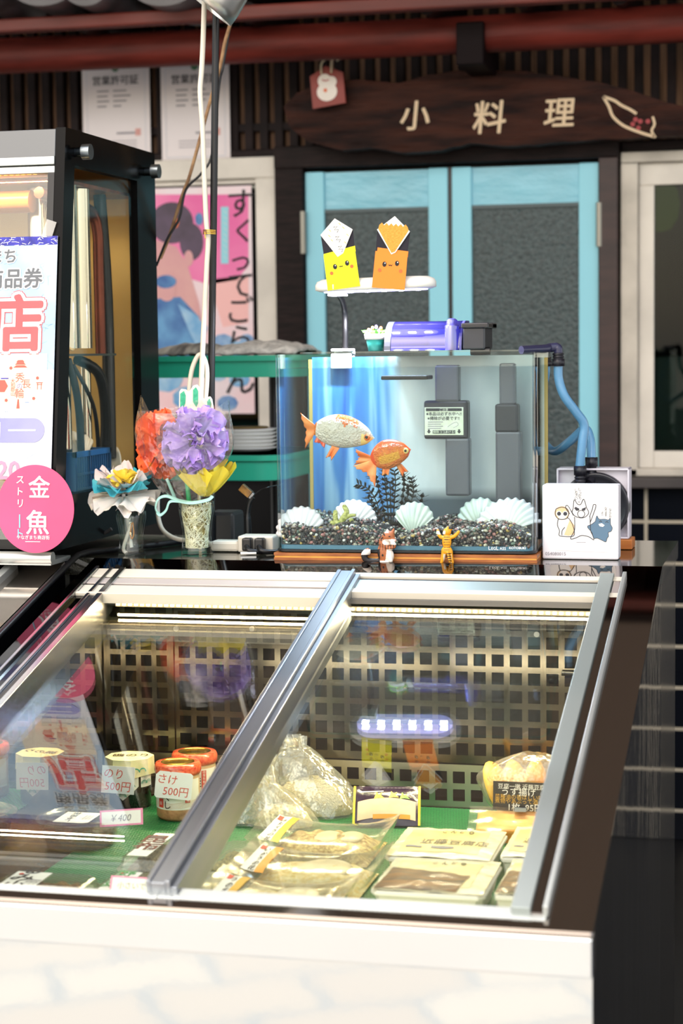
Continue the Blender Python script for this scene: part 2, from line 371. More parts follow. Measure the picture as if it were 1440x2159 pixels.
# doors
CYAN = mat('turquoise_paint', '92d6e6', .45, var=.05, vscale=3, bump=.04, bscale=30, stretch=(1, 1, .2))
CYANP = mat('turquoise_film', '84c6d8', .3, var=.06, vscale=6, bump=.9, bscale=9, stretch=(1, 1, 2.2))
PGL = mat('patterned_door_glass', '3c4a4b', .32, var=.28, vscale=90, bump=.5, bscale=110, spec=.5)
for k, (xa, xb, lab) in enumerate(((-1.291, -.904, 'left turquoise shop door with a dark patterned glass panel'), (-.893, -.508, 'right turquoise shop door with a dark patterned glass panel'))):
    st = .052
    b = MB().box(xa, xa+st, YW-.035, YW-.005, .05, 1.776, CYAN).box(xb-st, xb, YW-.035, YW-.005, .05, 1.776, CYAN).box(xa+st, xb-st, YW-.035, YW-.005, .05, .16, CYAN)
    d = b.build('door_%d' % (k+1), bevel=.003); tag(d, lab, kind='structure')
    MB().box(xa+st, xb-st, YW-.026, YW-.01, 1.672, 1.774, CYANP).build('top_panel', d)
    MB().box(xa+st, xb-st, YW-.024, YW-.012, .16, 1.672, PGL).build('glass_panel', d)
    MB().box(xa+st, xb-st, YW-.030, YW-.012, 1.666, 1.676, mat('grey_bead', '4c5a5c', .5)).build('glazing_bead', d)
    hx = xa-.004 if k == 0 else xb+.002
    bb = MB(); bb.cyl((hx, YW-.045, 1.56), (hx, YW-.045, 1.672), .0085, mat('hinge_steel', '8d8a80', .4, .9), 12); bb.build('hinge', d)
MB().box(-.904, -.893, YW-.03, YW-.012, .05, 1.776, BLACKM).build('trim_5')
tag(bpy.data.objects['trim_5'], 'black meeting strip between the two turquoise doors', kind='structure')

# eave
LOG = mat('red_stained_log', '62241c', .5, spec=.25, var=.35, vscale=9, stretch=(.5, 3, 3), bump=.25, bscale=14)
b = MB(); zl = at(720, 84, Y=4.72).z
b.tube([(x, 4.72, zl+.004*math.sin(x*2)) for x in (-3.2, -2.4, -1.6, -.8, 0, .9)], .046, LOG, 24, sub=4); tag(b.build('eave_beam'), 'round red stained log under the roof edge', kind='structure')
b = MB(); z0, z1 = at(720, 32, Y=4.55).z, at(720, 2, Y=4.55).z
b.box(-3.2, .9, 4.53, 4.57, z0, z1, mat('red_fascia', '64261c', .55, var=.3, vscale=7, stretch=(.5, 3, 3), bump=.2, bscale=18)); tag(b.build('fascia_beam', bevel=.006), 'thin red fascia board under the roof tiles', kind='structure')
b = MB().box(-3.2, .9, 4.6, 5.02, zl+.13, zl+.16, WOODB); tag(b.build('eave_slab'), 'dark boards above the red log', kind='structure')
for k, (px, py) in enumerate(((197, 66), (540, 46), (912, 28), (1112, 16), (1312, 8))):
    q = at(px, py, Y=4.66); b = MB().tube([(q.x, 4.58, q.z+.01), (q.x, 4.99, q.z+.05)], .026, WOODB, 14)
    tag(b.build('rafter'), 'round dark rafter end %s' % ('at the far left above the licence papers', 'above the right licence paper', 'just left of the hanger block over the signboard', 'right of the hanger block over the signboard', 'at the far right above the window')[k], kind='structure')
KW = mat('grey_roof_tile', '565456', .4, var=.15)
for k, px in enumerate((-60, 75, 165, 330)):
    q = at(px, 0, Y=4.44); rr = .062 if k % 2 == 1 or k == 3 else .045
    fr = frame((q.x+.02, 4.44, q.z+.045), (1, 0, 0), (0, .0, 1)); b = MB()
    n = 16; arc = [(rr*1.5*math.cos(PI+PI*i/n), .06*math.sin(PI+PI*i/n)) for i in range(n+1)]
    b.prism(fr, [(u, max(v, -.075)) for u, v in arc]+[(rr*1.5, .03), (-rr*1.5, .03)], -.30, .0, KW, True)
    tag(b.build('roof_tile', bevel=.004), 'grey curved roof tile, %s along the eave' % ('first from the left', 'second from the left', 'third from the left', 'fourth from the left')[k], kind='structure')
q = at(1008, 112, Y=4.78); b = MB().box(q.x-.034, q.x+.034, 4.655, 4.90, q.z-.046, q.z+.058, mat('hanger_wood', '140b0c', .6, spec=.1)); b.build('hanger_beam', bevel=.004)
tag(bpy.data.objects['hanger_beam'], 'dark block under the log that holds the signboard', kind='structure')

# ------------------------------------------------------------------ things on the wall
YS = 4.86
SGN = mat('gnarled_sign_wood', '1c0e0b', .62, spec=.15, c2='402218', vscale=9, stretch=(.7, 1, 4.5), bump=1.0, bscale=16, det=8)
top = [(598, 225), (625, 196), (690, 172), (760, 168), (840, 176), (900, 160), (965, 150), (1000, 152), (1040, 148), (1110, 150), (1180, 160), (1260, 172), (1330, 190), (1395, 214), (1480, 230)]
bot = [(1480, 285), (1400, 288), (1300, 292), (1210, 298), (1130, 305), (1060, 308), (990, 302), (930, 318), (850, 322), (780, 312), (720, 316), (650, 300), (610, 268)]
ctr = at(1000, 240, Y=YS); frs = frame((ctr.x, YS, ctr.z), (1, 0, 0), (0, 0, 1))
def uvp(fr_c, px, py, Y): q = at(px, py, Y=Y); return (q.x-fr_c.x, q.z-fr_c.z)
pl = []
loop = top+bot
for i in range(len(loop)):
    (xa, ya), (xb, yb) = loop[i], loop[(i+1) % len(loop)]
    for t in (0, .33, .66): pl.append(uvp(ctr, xa+(xb-xa)*t, ya+(yb-ya)*t+4*nz(i*3.1+t*5), YS))
sg = thing('signboard', 'gnarled dark wooden signboard with pale carved characters over the doors', 'sign', (ctr.x, YS, ctr.z))
MB().prism(frs, pl, -.06, 0, SGN).build('plank', sg, bevel=.010)
BON = mat('cream_carving', 'd8bf9c', .6); b = MB()
for ch, px, py in (('小', 876, 243), ('料', 1033, 247), ('理', 1180, 237)):
    b = MB(); u, v = uvp(ctr, px, py, YS); b.text(frs, ch, .088 if ch == '料' else .08, BON, u, v, .0015, .035, slant=.1); b.build('carved_character', sg)
b = MB()
fish = [(1272, 204), (1284, 225), (1292, 245), (1310, 262), (1330, 272), (1358, 282), (1380, 288)]
b.stroke(frs, [uvp(ctr, x, y, YS) for x, y in fish], .007, BON, .0012)
b.stroke(frs, [uvp(ctr, x, y, YS) for x, y in ((1272, 204), (1295, 212), (1310, 222), (1330, 232), (1342, 240))], .007, BON, .0012)
b.stroke(frs, [uvp(ctr, x, y, YS) for x, y in ((1376, 246), (1380, 262), (1374, 276), (1382, 290))], .006, BON, .0012)
for px, py in ((1340, 252), (1350, 256), (1334, 262), (1366, 256), (1346, 270)):
    u, v = uvp(ctr, px, py, YS); b.disc(frs, u, v, .006, mat('sign_red', '9c2a30', .5), .0012, 10)
b.build('carved_fish', sg)

q = at(690, 180, Y=YS-.03); em = thing('wooden_plaque', 'small red wooden plaque with a white animal painted on it, hung from a paper twist', 'plaque', (q.x, YS-.03, q.z-.055))
fr = frame((q.x, YS-.03, q.z), (math.cos(.08), 0, math.sin(.08)), (0, 0, 1)); b = MB()
b.prism(fr, [(-.044, -.055), (.044, -.05), (.044, .028), (.0, .05), (-.044, .028)], -.012, 0, mat('red_plaque', '8a2f24', .5, var=.15)); b.build('board', em, bevel=.002)
b = MB(); CRE = mat('plaque_white', 'e6dcd0', .6)
b.disc(fr, -.002, -.016, .027, CRE, .001, 20, .024); b.disc(fr, -.006, .012, .018, CRE, .0012, 20); b.disc(fr, .012, .008, .014, CRE, .0011, 16)
b.disc(fr, -.006, -.012, .005, mat('plaque_orange', 'd86a3c', .6), .0016, 12); b.stroke(fr, [(-.012, .016), (-.004, .012), (.006, .014)], .003, mat('plaque_red', 'b23a30', .6), .0018); b.build('painted_animal', em)
b = MB(); t0 = at(712, 108, Y=YS-.04); RAF = mat('raffia', 'c8b79a', .8)
b.tube([fr(-.012, .03, .002), fr(-.006, .06, .006), t0], .003, RAF, 6, sub=4); b.tube([fr(.014, .03, .002), fr(.02, .062, .006), t0], .003, RAF, 6, sub=4); b.build('cord', em)
b = MB(); fr2 = frame(t0, (1, 0, .5), (-.4, 0, 1)); b.prism(fr2, [(-.014, -.022), (.014, -.018), (.012, .03), (.002, .024), (-.010, .034)], -.003, 0, mat('paper_twist', 'd9cbb0', .8))
b.stroke(fr2, [(.004, .03), (.012, .055)], .006, RAF, .001, 0); b.stroke(fr2, [(0, -.012), (0, .02)], .004, mat('plaque_red', 'b23a30'), .001, 0); b.build('paper_tag', em)

LIC = mat('licence_paper', 'd9d0d0', .35, var=.04, vscale=3); GRY = mat('grey_print', '8f8a90', .8); BLU = mat('border_blue', 'a9b6c4', .8)
def licence(x0, y0, x1, y1, lab):
    a, c = at(x0, y0, Y=YW-.02), at(x1, y1, Y=YW-.02); W, H = c.x-a.x, a.z-c.z
    fr = frame(((a.x+c.x)/2, YW-.012, (a.z+c.z)/2), (1, 0, 0), (0, 0, 1)); b = MB()
    b.fbox(fr, -W/2, W/2, -H/2, H/2, -.004, 0, LIC)
    for u0, u1, v0, v1 in ((-.43, .43, .43, .435), (-.43, .43, -.435, -.43), (-.435, -.43, -.43, .43), (.43, .435, -.43, .43)): b.rect(fr, u0*W, u1*W, v0*H, v1*H, BLU, .0006)
    b.text(fr, '営業許可証', .027, INK, 0, H*.325, .0006, .03, 1.0); b.disc(fr, 0, H*.445, .011, mat('crest_green', '3c6a4a'), .0008, 14)
    for i, (u, l) in enumerate(((-.28, .18), (-.28, .16), (-.28, .18), (-.28, .14), (-.04, .2), (-.04, .26), (-.04, .2), (-.04, .12))):
        v = .22-.05*(i % 4); b.rect(fr, u*W, (u+l)*W, (v-.008)*H, (v+.008)*H, GRY, .0006)
    b.rect(fr, .0, .3*W, -.21*H, -.19*H, GRY, .0006); b.rect(fr, .28*W, .36*W, -.23*H, -.16*H, mat('seal_red', 'd0958c'), .0008)
    for v in (-.28, -.31, -.34): b.rect(fr, -.25*W, .3*W, v*H, (v+.008)*H, GRY, .0006)
    tag(b.build('licence_paper'), lab, 'paper')
licence(170, 134, 316, 342, 'framed white licence paper pinned left, above the black cabinet'); licence(336, 130, 484, 342, 'white licence paper pinned behind the black pole')

# poster: plain stand-in artwork
a, c = at(306, 398, Y=YW-.04), at(536, 872, Y=YW-.04); W, H = c.x-a.x, a.z-c.z
fr = frame(((a.x+c.x)/2, YW-.036, (a.z+c.z)/2), (1, 0, 0), (0, 0, 1))
PX = lambda px, py: (at(px, py, Y=YW-.036).x-(a.x+c.x)/2, at(px, py, Y=YW-.036).z-(a.z+c.z)/2)
PPK = mat('poster_pink', 'e0569c', .4, c2='ec7cae', vscale=5); PWH = mat('poster_white', 'e8d8dc', .4, c2='f0c8cc', vscale=7); SKN = mat('poster_skin', 'dba7a0', .5, c2='cf9498', vscale=7)
HAIR = mat('poster_hair', '3b2a3e', .5, c2='54405a', vscale=14); PBL = mat('poster_blue', '2f5f9e', .5, c2='5f9ac8', vscale=14); PB2 = mat('poster_pale_blue', '9fc4dc', .5, c2='5f9fd0', vscale=22)
b = MB().fbox(fr, -W/2, W/2, -H/2, H/2, -.003, 0, PWH)
R = lambda pts, m, l: b.poly(fr, [PX(x, y) for x, y in pts], m, l)
R([(312, 410), (524, 410), (524, 560), (500, 590), (440, 600), (312, 560)], PPK, .0005)
R([(440, 590), (524, 580), (524, 680), (470, 690)], mat('poster_peach', 'f0b8b4', .5), .0005)
R([(312, 500), (372, 520), (396, 560), (420, 640), (430, 700), (312, 700)], SKN, .0008)
u, v = PX(362, 470); b.disc(fr, u, v, .062, HAIR, .0011, 28, .056); u, v = PX(404, 510); b.disc(fr, u, v, .034, HAIR, .0013, 20, .05)
u, v = PX(398, 545); b.disc(fr, u, v, .013, SKN, .0015, 16, .022); u, v = PX(420, 462); b.disc(fr, u, v, .012, PBL, .0015, 7, .018); u, v = PX(371, 470); b.disc(fr, u, v, .009, mat('poster_orange', 'd86a30'), .0016, 8, .014)
R([(330, 630), (380, 626), (420, 668), (440, 760), (312, 770), (312, 640)], PBL, .0017)
u, v = PX(352, 612); b.disc(fr, u, v, .026, SKN, .0019, 18, .03); u, v = PX(350, 594); b.disc(fr, u, v, .03, PBL, .0021, 18, .018)
R([(375, 640), (410, 662), (438, 690), (420, 740), (400, 700)], PB2, .0021)
for k, (px, py, r) in enumerate(((470, 720, .03), (500, 735, .03), (520, 715, .02), (350, 800, .05), (460, 790, .026), (505, 800, .03), (480, 850, .03), (400, 840, .05))):
    u, v = PX(px, py); b.disc(fr, u, v, r, PB2 if k % 2 else mat('poster_deep_blue', '3f6fb0', .5, c2='a8c8e0', vscale=16), .0008+.0001*k, 9, r*.7)
b.poly(fr, [PX(x, y) for x, y in ((466, 436), (482, 436), (482, 556), (466, 556))], mat('poster_cyan', '8fd0dc'), .0012)
for i in range(9): b.text(fr, '|', .014, PWH, *PX(474, 446+i*12), .0016, rot=.8)
for ch, px, py, s in (('す', 508, 428, .085), ('く', 512, 486, .07), ('っ', 508, 548, .07), ('て', 506, 600, .08), ('ご', 508, 654, .08), ('ら', 508, 712, .08), ('ん', 508, 800, .09)):
    u, v = PX(px, py); b.text(fr, ch, s, INK, u, v, .0022, .012, slant=.08)
tag(b.build('poster'), 'pink and white film poster with brush lettering in the left window', 'poster')
# inside the right window
q = at(1392, 432, Y=5.55); lt = thing('paper_lantern', 'yellow green round lantern inside the right window, given an added glow', 'lantern', (q.x, 5.55, q.z))
LG = mat('lantern_green', 'a0c040', .7, emit='9ab82c', es=.16); b = MB()  # faint emission added so the lantern shows in the dark room
b.lathe([(.012, -.075), (.03, -.07), (.05, -.04), (.056, 0), (.05, .04), (.03, .068), (.012, .075)], q, LG, 24); b.build('shade', lt)
MB().cyl(q+Vector((0, 0, .075)), q+Vector((0, 0, .9)), .003, BLACKM, 6).build('cord', lt)
a, c = at(1382, 752, Y=5.8), at(1445, 862, Y=5.8)
b = MB().box(a.x, a.x+.22, 5.75, 6.1, 0, a.z, mat('fridge_grey', 'dfe4e6', .5)); tag(b.build('cabinet', bevel=.01), 'pale grey cabinet inside the room, seen through the right window', 'cabinet')

# green tray rack behind
GRN = mat('green_plastic', '16a080', .45, var=.06); YR = 3.92
q = at(520, 745, Y=YR); rk = thing('shelf_rack', 'green plastic tray rack behind the counter', 'shelf', (q.x, YR+.15, 0))
for (yt, yb, xr, px1) in ((750, 796, 576, 668), (960, 1013, 585, 640)):
    zt, zb = at(460, yt, Y=YR).z, at(460, yb, Y=YR).z; x1 = at(px1, yt, Y=YR+.2).x; x0 = x1-.85; r = .06
    fr = frame((0, 0, zb), (1, 0, 0), (0, 1, 0)); pts = []
    for cx, cyy, a0 in ((x1-r, YR+r, -PI/2), (x1-r, YR+.34-r, 0), (x0+r, YR+.34-r, PI/2), (x0+r, YR+r, PI)):
        pts += [(cx+r*math.cos(a0+PI/2*i/6), cyy+r*math.sin(a0+PI/2*i/6)) for i in range(7)]
    b = MB().prism(fr, pts, 0, zt-zb, GRN, True)
    cx, cyy = (x0+x1)/2, YR+.17; lip = [((u-cx)*1.02+cx, (v-cyy)*1.04+cyy) for u, v in pts]
    b.prism(fr, lip, zt-zb-.012, zt-zb, GRN, True); b.build('shelf', rk, bevel=.003)
for px, yy in ((-1.90, YR+.05), (-1.90, YR+.30), (-1.18, YR+.31)): MB().cyl((px, yy, 0), (px, yy, 1.28), .012, BLACKM, 12).build('leg', rk)
zt = at(460, 960, Y=YR).z; PLT = mat('white_china', 'f4f5f0', .25)
q = at(522, 968, Y=YR+.14); pl0 = None
for k in range(6):
    z = zt+.001+k*.0082
    if pl0 is None:
        b = MB().lathe([(0, 0), (.035, 0), (.052, .002), (.064, .008), (.066, .010), (.064, .0102), (.05, .005), (0, .003)], (0, 0, 0), PLT, 36)
        pl0 = b.build('plate'); tag(pl0, '', 'plate', 'white plates stacked on the lower green tray')
        o = pl0
    else: o = dup(pl0)
    o.location = (q.x, YR+.14, z); o['label'] = ('lowest white plate of the stack on the lower green tray', 'second white plate from the bottom of the stack on the green tray', 'third white plate from the bottom of the stack on the green tray', 'fourth white plate from the bottom, third from the top of the stack', 'second white plate from the top of the stack on the green tray', 'topmost white plate of the stack, under the brown mat')[k]
b = MB().lathe([(0, 0), (.046, 0), (.048, .002), (.046, .004), (0, .004)], (q.x, YR+.14, zt+.001+5*.0082+.0105), mat('brown_mat', '6d5a30', .8), 24); tag(b.build('coaster'), 'round brown mat lying on the stack of white plates', 'mat')
zt = at(460, 750, Y=YR).z
def crumple(x0, x1, y0, y1, z, h, m, sd): 
    return lambda u, v: (x0+(x1-x0)*u+.006*nz(u*5, v*5, sd), y0+(y1-y0)*v, z+h*(.25+.75*abs(math.sin(u*PI))**.5)*(1-abs(2*v-1)**4)+.006*nz(u*7, v*5, sd+3))
a, c = at(340, 745, Y=YR+.1), at(470, 745, Y=YR+.1)
b = MB().sheet(crumple(a.x, c.x, YR+.03, YR+.24, zt+.004, .02, None, 2), 24, 10, mat('striped_cloth', 'd8d4c4', .8, c2='5c5a56', vscale=22, stretch=(1, .2, .2)), True); tag(b.build('folded_cloth', solid=.006), 'grey and cream striped cloth on the upper green tray', 'cloth')
a, c = at(462, 745, Y=YR+.1), at(640, 745, Y=YR+.1)
b = MB().sheet(crumple(a.x, c.x, YR+.03, YR+.26, zt+.004, .024, None, 7), 24, 10, mat('newsprint', 'bdbab2', .8, var=.25, vscale=70, stretch=(1, 1, 1)), True); tag(b.build('newspaper', solid=.006), 'folded newspaper on the upper green tray', 'newspaper')
# ------------------------------------------------------------------ counter and display case
ZC, YE = .946, 3.087
AL = math.radians(14.8)
SF = frame((0, YE, ZC), (1, 0, 0), (0, math.cos(AL), math.sin(AL)))
XR = -.214
GRAN = mat('black_granite', '26261f', .07, var=.5, vscale=420, det=2, spec=.75)
b = MB().box(-2.3, XR, YE, 3.50, ZC-.03, ZC, GRAN); ct = thing('counter', 'polished black granite counter behind the sloping display case, carrying the fish tank', 'counter', (-1.2, 3.3, 0)); b.build('counter_top', ct)
b = MB().box(-2.3, XR-.004, 3.10, 3.49, 0, ZC-.03, BLACK); b.build('counter_base', ct)

dc = thing('display_case', 'refrigerated display case with a sloping glass top and polished steel front', 'display case', (-.7, 2.55, 0))
SIDE = mat('black_side_panel', '0b0d12', .06, spec=.35, bump=.10, bscale=4, stretch=(1, 2.5, 1))
fyz = lambda x: frame((x, 0, 0), (0, 1, 0), (0, 0, 1))
prof = [(2.046, 0), (3.095, 0), (3.095, ZC-.008), (YE, ZC-.008), (2.046, ZC-.008-(YE-2.046)*math.tan(AL))]
MB().prism(fyz(-.23), prof, 0, .014, SIDE).build('side_panel', dc)
MB().prism(fyz(-1.19), prof, 0, .014, SIDE).build('side_panel', dc)
zf = ZC-1.098*math.sin(AL)
FRONT = mat('polished_steel_front', 'f1f0ec', .06, 1., bump=.05, bscale=5)
MB().box(-1.19, XR-.001, 2.03, 2.045, 0, zf-.05, FRONT).build('front_panel', dc, label='mirror polished steel front')
MB().box(-1.19, XR, 2.016, 2.05, zf-.05, zf-.004, mat('bright_steel_edge', 'f6f5f2', .14, 1.)).build('front_rim', dc, bevel=.003)
b = MB()
b.fbox(SF, -.266, XR, -1.098, 0, -.006, 0, MIRROR); b.fbox(SF, -1.19, -1.16, -1.098, 0, -.006, 0, MAT_L := mat('black_mirror', '1c1b1b', .05, 1.))
b.fbox(SF, -1.16, -.266, -1.098, -1.079, -.006, 0, MIRROR); b.fbox(SF, -1.16, -.266, -.055, 0, -.006, 0, MIRROR)
b.build('top_border', dc, label='dark mirror polished border around the glass')
b = MB()
CRL = mat('cream_rail', 'e2dac8', .5, .15); DGV = mat('dark_groove', '3a3a40', .4, .6); GRL = mat('grey_green_rail', 'a8b0ac', .4, .6)
for u0, u1, v0, v1, h, m in ((-.71, -.268, -.074, -.058, .004, CRL), (-.71, -.268, -.084, -.074, .0, DGV), (-.71, -.268, -.126, -.084, .002, GRL), (-.71, -.268, -.142, -.126, .004, CRL),
    (-1.16, -.71, -.094, -.058, .004, CRL), (-1.16, -.71, -.098, -.094, .001, DGV), (-1.16, -.71, -.122, -.098, .003, mat('pale_pink_rail', 'd0c4bc', .45, .3)), (-1.16, -.71, -.130, -.122, .0, DGV), (-1.16, -.71, -.166, -.130, .003, CRL), (-1.16, -.71, -.174, -.166, .006, CRL)): b.fbox(SF, u0, u1, v0, v1, -.012, h, m)
b.build('top_rail', dc, bevel=.0008)
b = MB()
for u0, u1, v0, v1, h in ((-1.16, -.72, -1.082, -1.069, .001), (-.72, -.268, -1.080, -1.057, .001), (-.72, -.268, -1.083, -1.080, .0)): b.fbox(SF, u0, u1, v0, v1, -.040, h, STEEL_X)
b.build('bottom_rail', dc, bevel=.001)
b = MB()
for u0, u1, h in ((-.272, -.266, .012), (-.286, -.272, .003), (-.308, -.286, .009)): b.fbox(SF, u0, u1, -1.07, -.055, -.040, h, GRL if h == .009 else (STEEL_X if h > .005 else MIRROR))
b.build('side_rail', dc, bevel=.0008)
b = MB()
for u0, u1, h in ((-1.166, -1.160, .008), (-1.160, -1.140, .001), (-1.140, -1.134, .006), (-1.134, -1.122, .002), (-1.122, -1.112, .006)): b.fbox(SF, u0, u1, -1.07, -.055, -.040, h, MAT_L if h < .0015 else (DGV if h < .003 else mat('chrome_rail', 'b8b8b8', .18, 1.)))
b.build('side_rail', dc, bevel=.0008)
b = MB()
for u0, u1, h in ((-.736, -.730, .016), (-.730, -.712, .014), (-.712, -.706, .017), (-.706, -.698, .009)): b.fbox(SF, u0, u1, -1.07, -.075, -.040, h, mat('mullion_aluminium', 'a2a7ae', .32, .9))
b.build('mullion', dc, bevel=.0008, label='sloping steel bar between the two panes')
GTOP = clear('case_glass', 'f9fcfa', .055)
for u0, u1, w0, l in ((-1.125, -.715, -.031, 'left sliding pane'), (-.715, -.300, -.021, 'right sliding pane')):
    MB().fbox(SF, u0, u1, -1.075, -.12, w0-.005, w0, GTOP).build('sliding_glass', dc, label=l)
ZF = .560
INW = mat('case_liner', '6a6660', .5, .3)
MB().box(-1.137, -.30, 2.05, 3.06, ZF-.012, ZF, mat('case_floor_steel', 'a58f78', .25, 1.)).build('case_floor', dc)
MB().prism(fyz(-1.149), [(2.06, ZF-.01), (2.985, ZF-.01), (2.985, ZF+.33), (2.06, ZF+.085)], 0, .012, mat('inner_mirror', 'b8ac9c', .02, 1.)).build('mirror_wall', dc)
MB().prism(fyz(-.302), [(2.06, ZF-.01), (3.06, ZF-.01), (3.06, ZF+.345), (2.06, ZF+.085)], 0, .012, mat('white_liner', 'dcd8cc', .4)).build('liner_wall', dc)
MB().box(-1.149, -.29, 2.05, 2.06, ZF-.01, ZF+.08, mat('white_liner', 'dcd8cc')).build('front_liner', dc)
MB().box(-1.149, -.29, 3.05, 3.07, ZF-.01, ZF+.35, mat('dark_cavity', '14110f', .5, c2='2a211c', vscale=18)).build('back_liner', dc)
MB().box(-1.149, -.29, 2.94, 3.05, ZF+.335, ZF+.343, INW).build('lamp_housing', dc)
# perforated back plates
PERF = mat('perforated_steel', '5e5a56', .12, 1., var=.12, vscale=5)
def perforated(x0, x1, z0, z1, y, pitch, hole):
    b = MB(); n = int((x1-x0+1e-6)/pitch); k = int((z1-z0+1e-6)/pitch); mx = (x1-x0-(n*pitch-(pitch-hole)))/2; mz = (z1-z0-(k*pitch-(pitch-hole)))/2
    xs = [x0+mx+i*pitch for i in range(n)]; zs = [z0+mz+j*pitch for j in range(k)]; t = .0022
    cuts = [x0]+[q for a in xs for q in (a, a+hole)]+[x1]
    for i in range(0, len(cuts), 2): b.box(cuts[i], cuts[i+1], y, y+t, z0, z1, PERF)
    zc = [z0]+[q for a in zs for q in (a, a+hole)]+[z1]
    for a in xs:
        for j in range(0, len(zc), 2): b.box(a, a+hole, y, y+t, zc[j], zc[j+1], PERF)
    return b
perforated(-1.135, -1.012, ZF+.075, ZF+.325, 2.978, .0272, .0185).build('perforated_plate', dc)
perforated(-1.008, -.303, ZF+.075, ZF+.325, 2.974, .0292, .0195).build('perforated_plate', dc)
PERF = mat('lower_perforated_steel', 'a8a49c', .3, 1.)
perforated(-1.135, -.303, ZF+.002, ZF+.073, 2.970, .0292, .0195).build('perforated_plate', dc)
for px, py in ((1132, 1337), (532, 1325), (372, 1325), (205, 1350), (212, 1570)):
    q = at(px, py, Y=2.972); b = MB(); b.cyl(q, q+Vector((0, -.004, 0)), .0045, STEEL, 12); b.build('screw', dc)
b = MB(); LEDW = mat('led_warm', 'fff0d0', emit='ffdf9a', es=9.)
b.box(-1.10, -.31, 2.945, 2.953, ZF+.322, ZF+.330, mat('led_channel', '9a9488', .4))
x = -1.098
while x < -.315: b.box(x, x+.006, 2.9425, 2.945, ZF+.324, ZF+.328, LEDW); x += .0105
b.build('led_strip', dc, label='warm light strip under the top rail')
area('case_led_back', (-.70, 2.939, ZF+.322), (-.70, 2.60, ZF), .79, .004, 8.5, (1, .80, .48))
MB().box(-1.10, -.31, 2.062, 2.070, ZF+.070, ZF+.082, mat('led_channel', '9a9488')).build('added_fill_strip', dc)
area('case_fill_front', (-.70, 2.075, ZF+.085), (-.70, 2.40, ZF-.02), .80, .02, 1.6, (1, .82, .52))  # added fill light and strip, unseen, brightening the goods from the front
q = at(1200, 1420, Y=2.968); MB().tube([q+Vector((-.012, 0, 0)), q, q+Vector((.06, -.01, 0))], .004, BLACKM, 8).build('sensor_rod', dc)

def netmat():
    m = bpy.data.materials.new('green_net'); n, l = nt(m); out = n.new('ShaderNodeOutputMaterial'); p = n.new('ShaderNodeBsdfPrincipled'); l.new(p.outputs[0], out.inputs[0])
    w1 = n.new('ShaderNodeTexWave'); w1.bands_direction = 'X'; w2 = n.new('ShaderNodeTexWave'); w2.bands_direction = 'Y'; v = pos(n, l, (90, 90, 90))
    mp = n.new('ShaderNodeMapping'); mp.inputs['Rotation'].default_value = (0, 0, .6); l.new(v, mp.inputs[0])
    for q in (w1, w2): l.new(mp.outputs[0], q.inputs[0]); q.inputs['Scale'].default_value = .55; q.inputs['Distortion'].default_value = .3
    mx = n.new('ShaderNodeMath'); mx.operation = 'MAXIMUM'; l.new(w1.outputs['Fac'], mx.inputs[0]); l.new(w2.outputs['Fac'], mx.inputs[1])
    r = n.new('ShaderNodeValToRGB'); r.color_ramp.elements[0].position = .55; r.color_ramp.elements[1].position = .95; r.color_ramp.elements[0].color = (*lin('06401f'), 1); r.color_ramp.elements[1].color = (*lin('0e8446'), 1)
    l.new(mx.outputs[0], r.inputs[0]); l.new(r.outputs[0], p.inputs['Base Color']); p.inputs['Roughness'].default_value = .4
    bb = n.new('ShaderNodeBump'); bb.inputs['Strength'].default_value = .8; bb.inputs['Distance'].default_value = .002; l.new(mx.outputs[0], bb.inputs['Height']); l.new(bb.outputs[0], p.inputs['Normal'])
    return m
b = MB().box(-1.045, -.304, 2.09, 2.965, ZF+.0005, ZF+.0025, netmat()); tag(b.build('net_mat'), 'green plastic netting mat covering the display case floor', 'mat')
ZM = ZF+.003

# ------------------------------------------------------------------ jars
CREAM = mat('cream_paper', 'efe4c4', .75); TEAL = mat('teal_print', '2f9a86', .7); LBL = mat('white_label', 'f4f1ea', .6); BRN = mat('brown_ink', '4a3520', .7)
def wrap(c, r): return lambda u, v, w_=0.: Vector((c[0]+(r+w_)*math.sin(u/r), c[1]-(r+w_)*math.cos(u/r), c[2]+v))
def arcs(b, fr, u, v, r, m):
    for k in (1, .72, .44): b.ring(fr, u, v, r*k, r*k*.84, m, .0006, 0, PI, 10)
c = (at(272, 1700, Z=ZM).x, 2.885, ZM)
j = thing('nori_jar', 'dark seaweed jar with an octagonal paper cap and a price slip reading 500 yen', 'jar', c)
rj = .034
MB().lathe([(0, 0), (.030, 0), (rj, .004), (rj, .055), (.030, .064), (.027, .070), (.027, .078), (0, .078)], c, mat('seaweed_glass', '0c0f0d', .08, spec=.8), 32).build('glass_body', j)
oct_ = [( .040*math.cos(PI/8+PI/4*i), .040*math.sin(PI/8+PI/4*i)) for i in range(8)]
CAPM = mat('cap_paper', 'e9dfb8', .7, c2='d7d6a4', vscale=60)
b = MB(); fc = frame((c[0], c[1], c[2]+.082), (1, 0, 0), (0, 1, 0)); b.prism(fc, oct_, -.004, 0, CAPM)
V = [fc(u, v, -.002) for u, v in oct_]+[fc(u*1.02, v*1.02, -.030+.004*(i % 2)) for i, (u, v) in enumerate(oct_)]
b.add(V, [(i, (i+1) % 8, 8+(i+1) % 8, 8+i) for i in range(8)], CAPM); b.text(fc, '磯のり', .021, BRN, 0, .004, .0006, .02, rot=.2)
for k in range(7):
    a = -PI/2-.9+k*.3; fs = frame(fc(.0385*math.cos(a), .0385*math.sin(a), -.016), (-math.sin(a), math.cos(a), 0), (0, 0, 1)); b.ring(fs, 0, -.004, .007, .005, TEAL, .001, 0, PI, 8)
b.build('paper_cap', j)
fw = wrap((c[0], c[1], c[2]), rj+.001); b = MB()
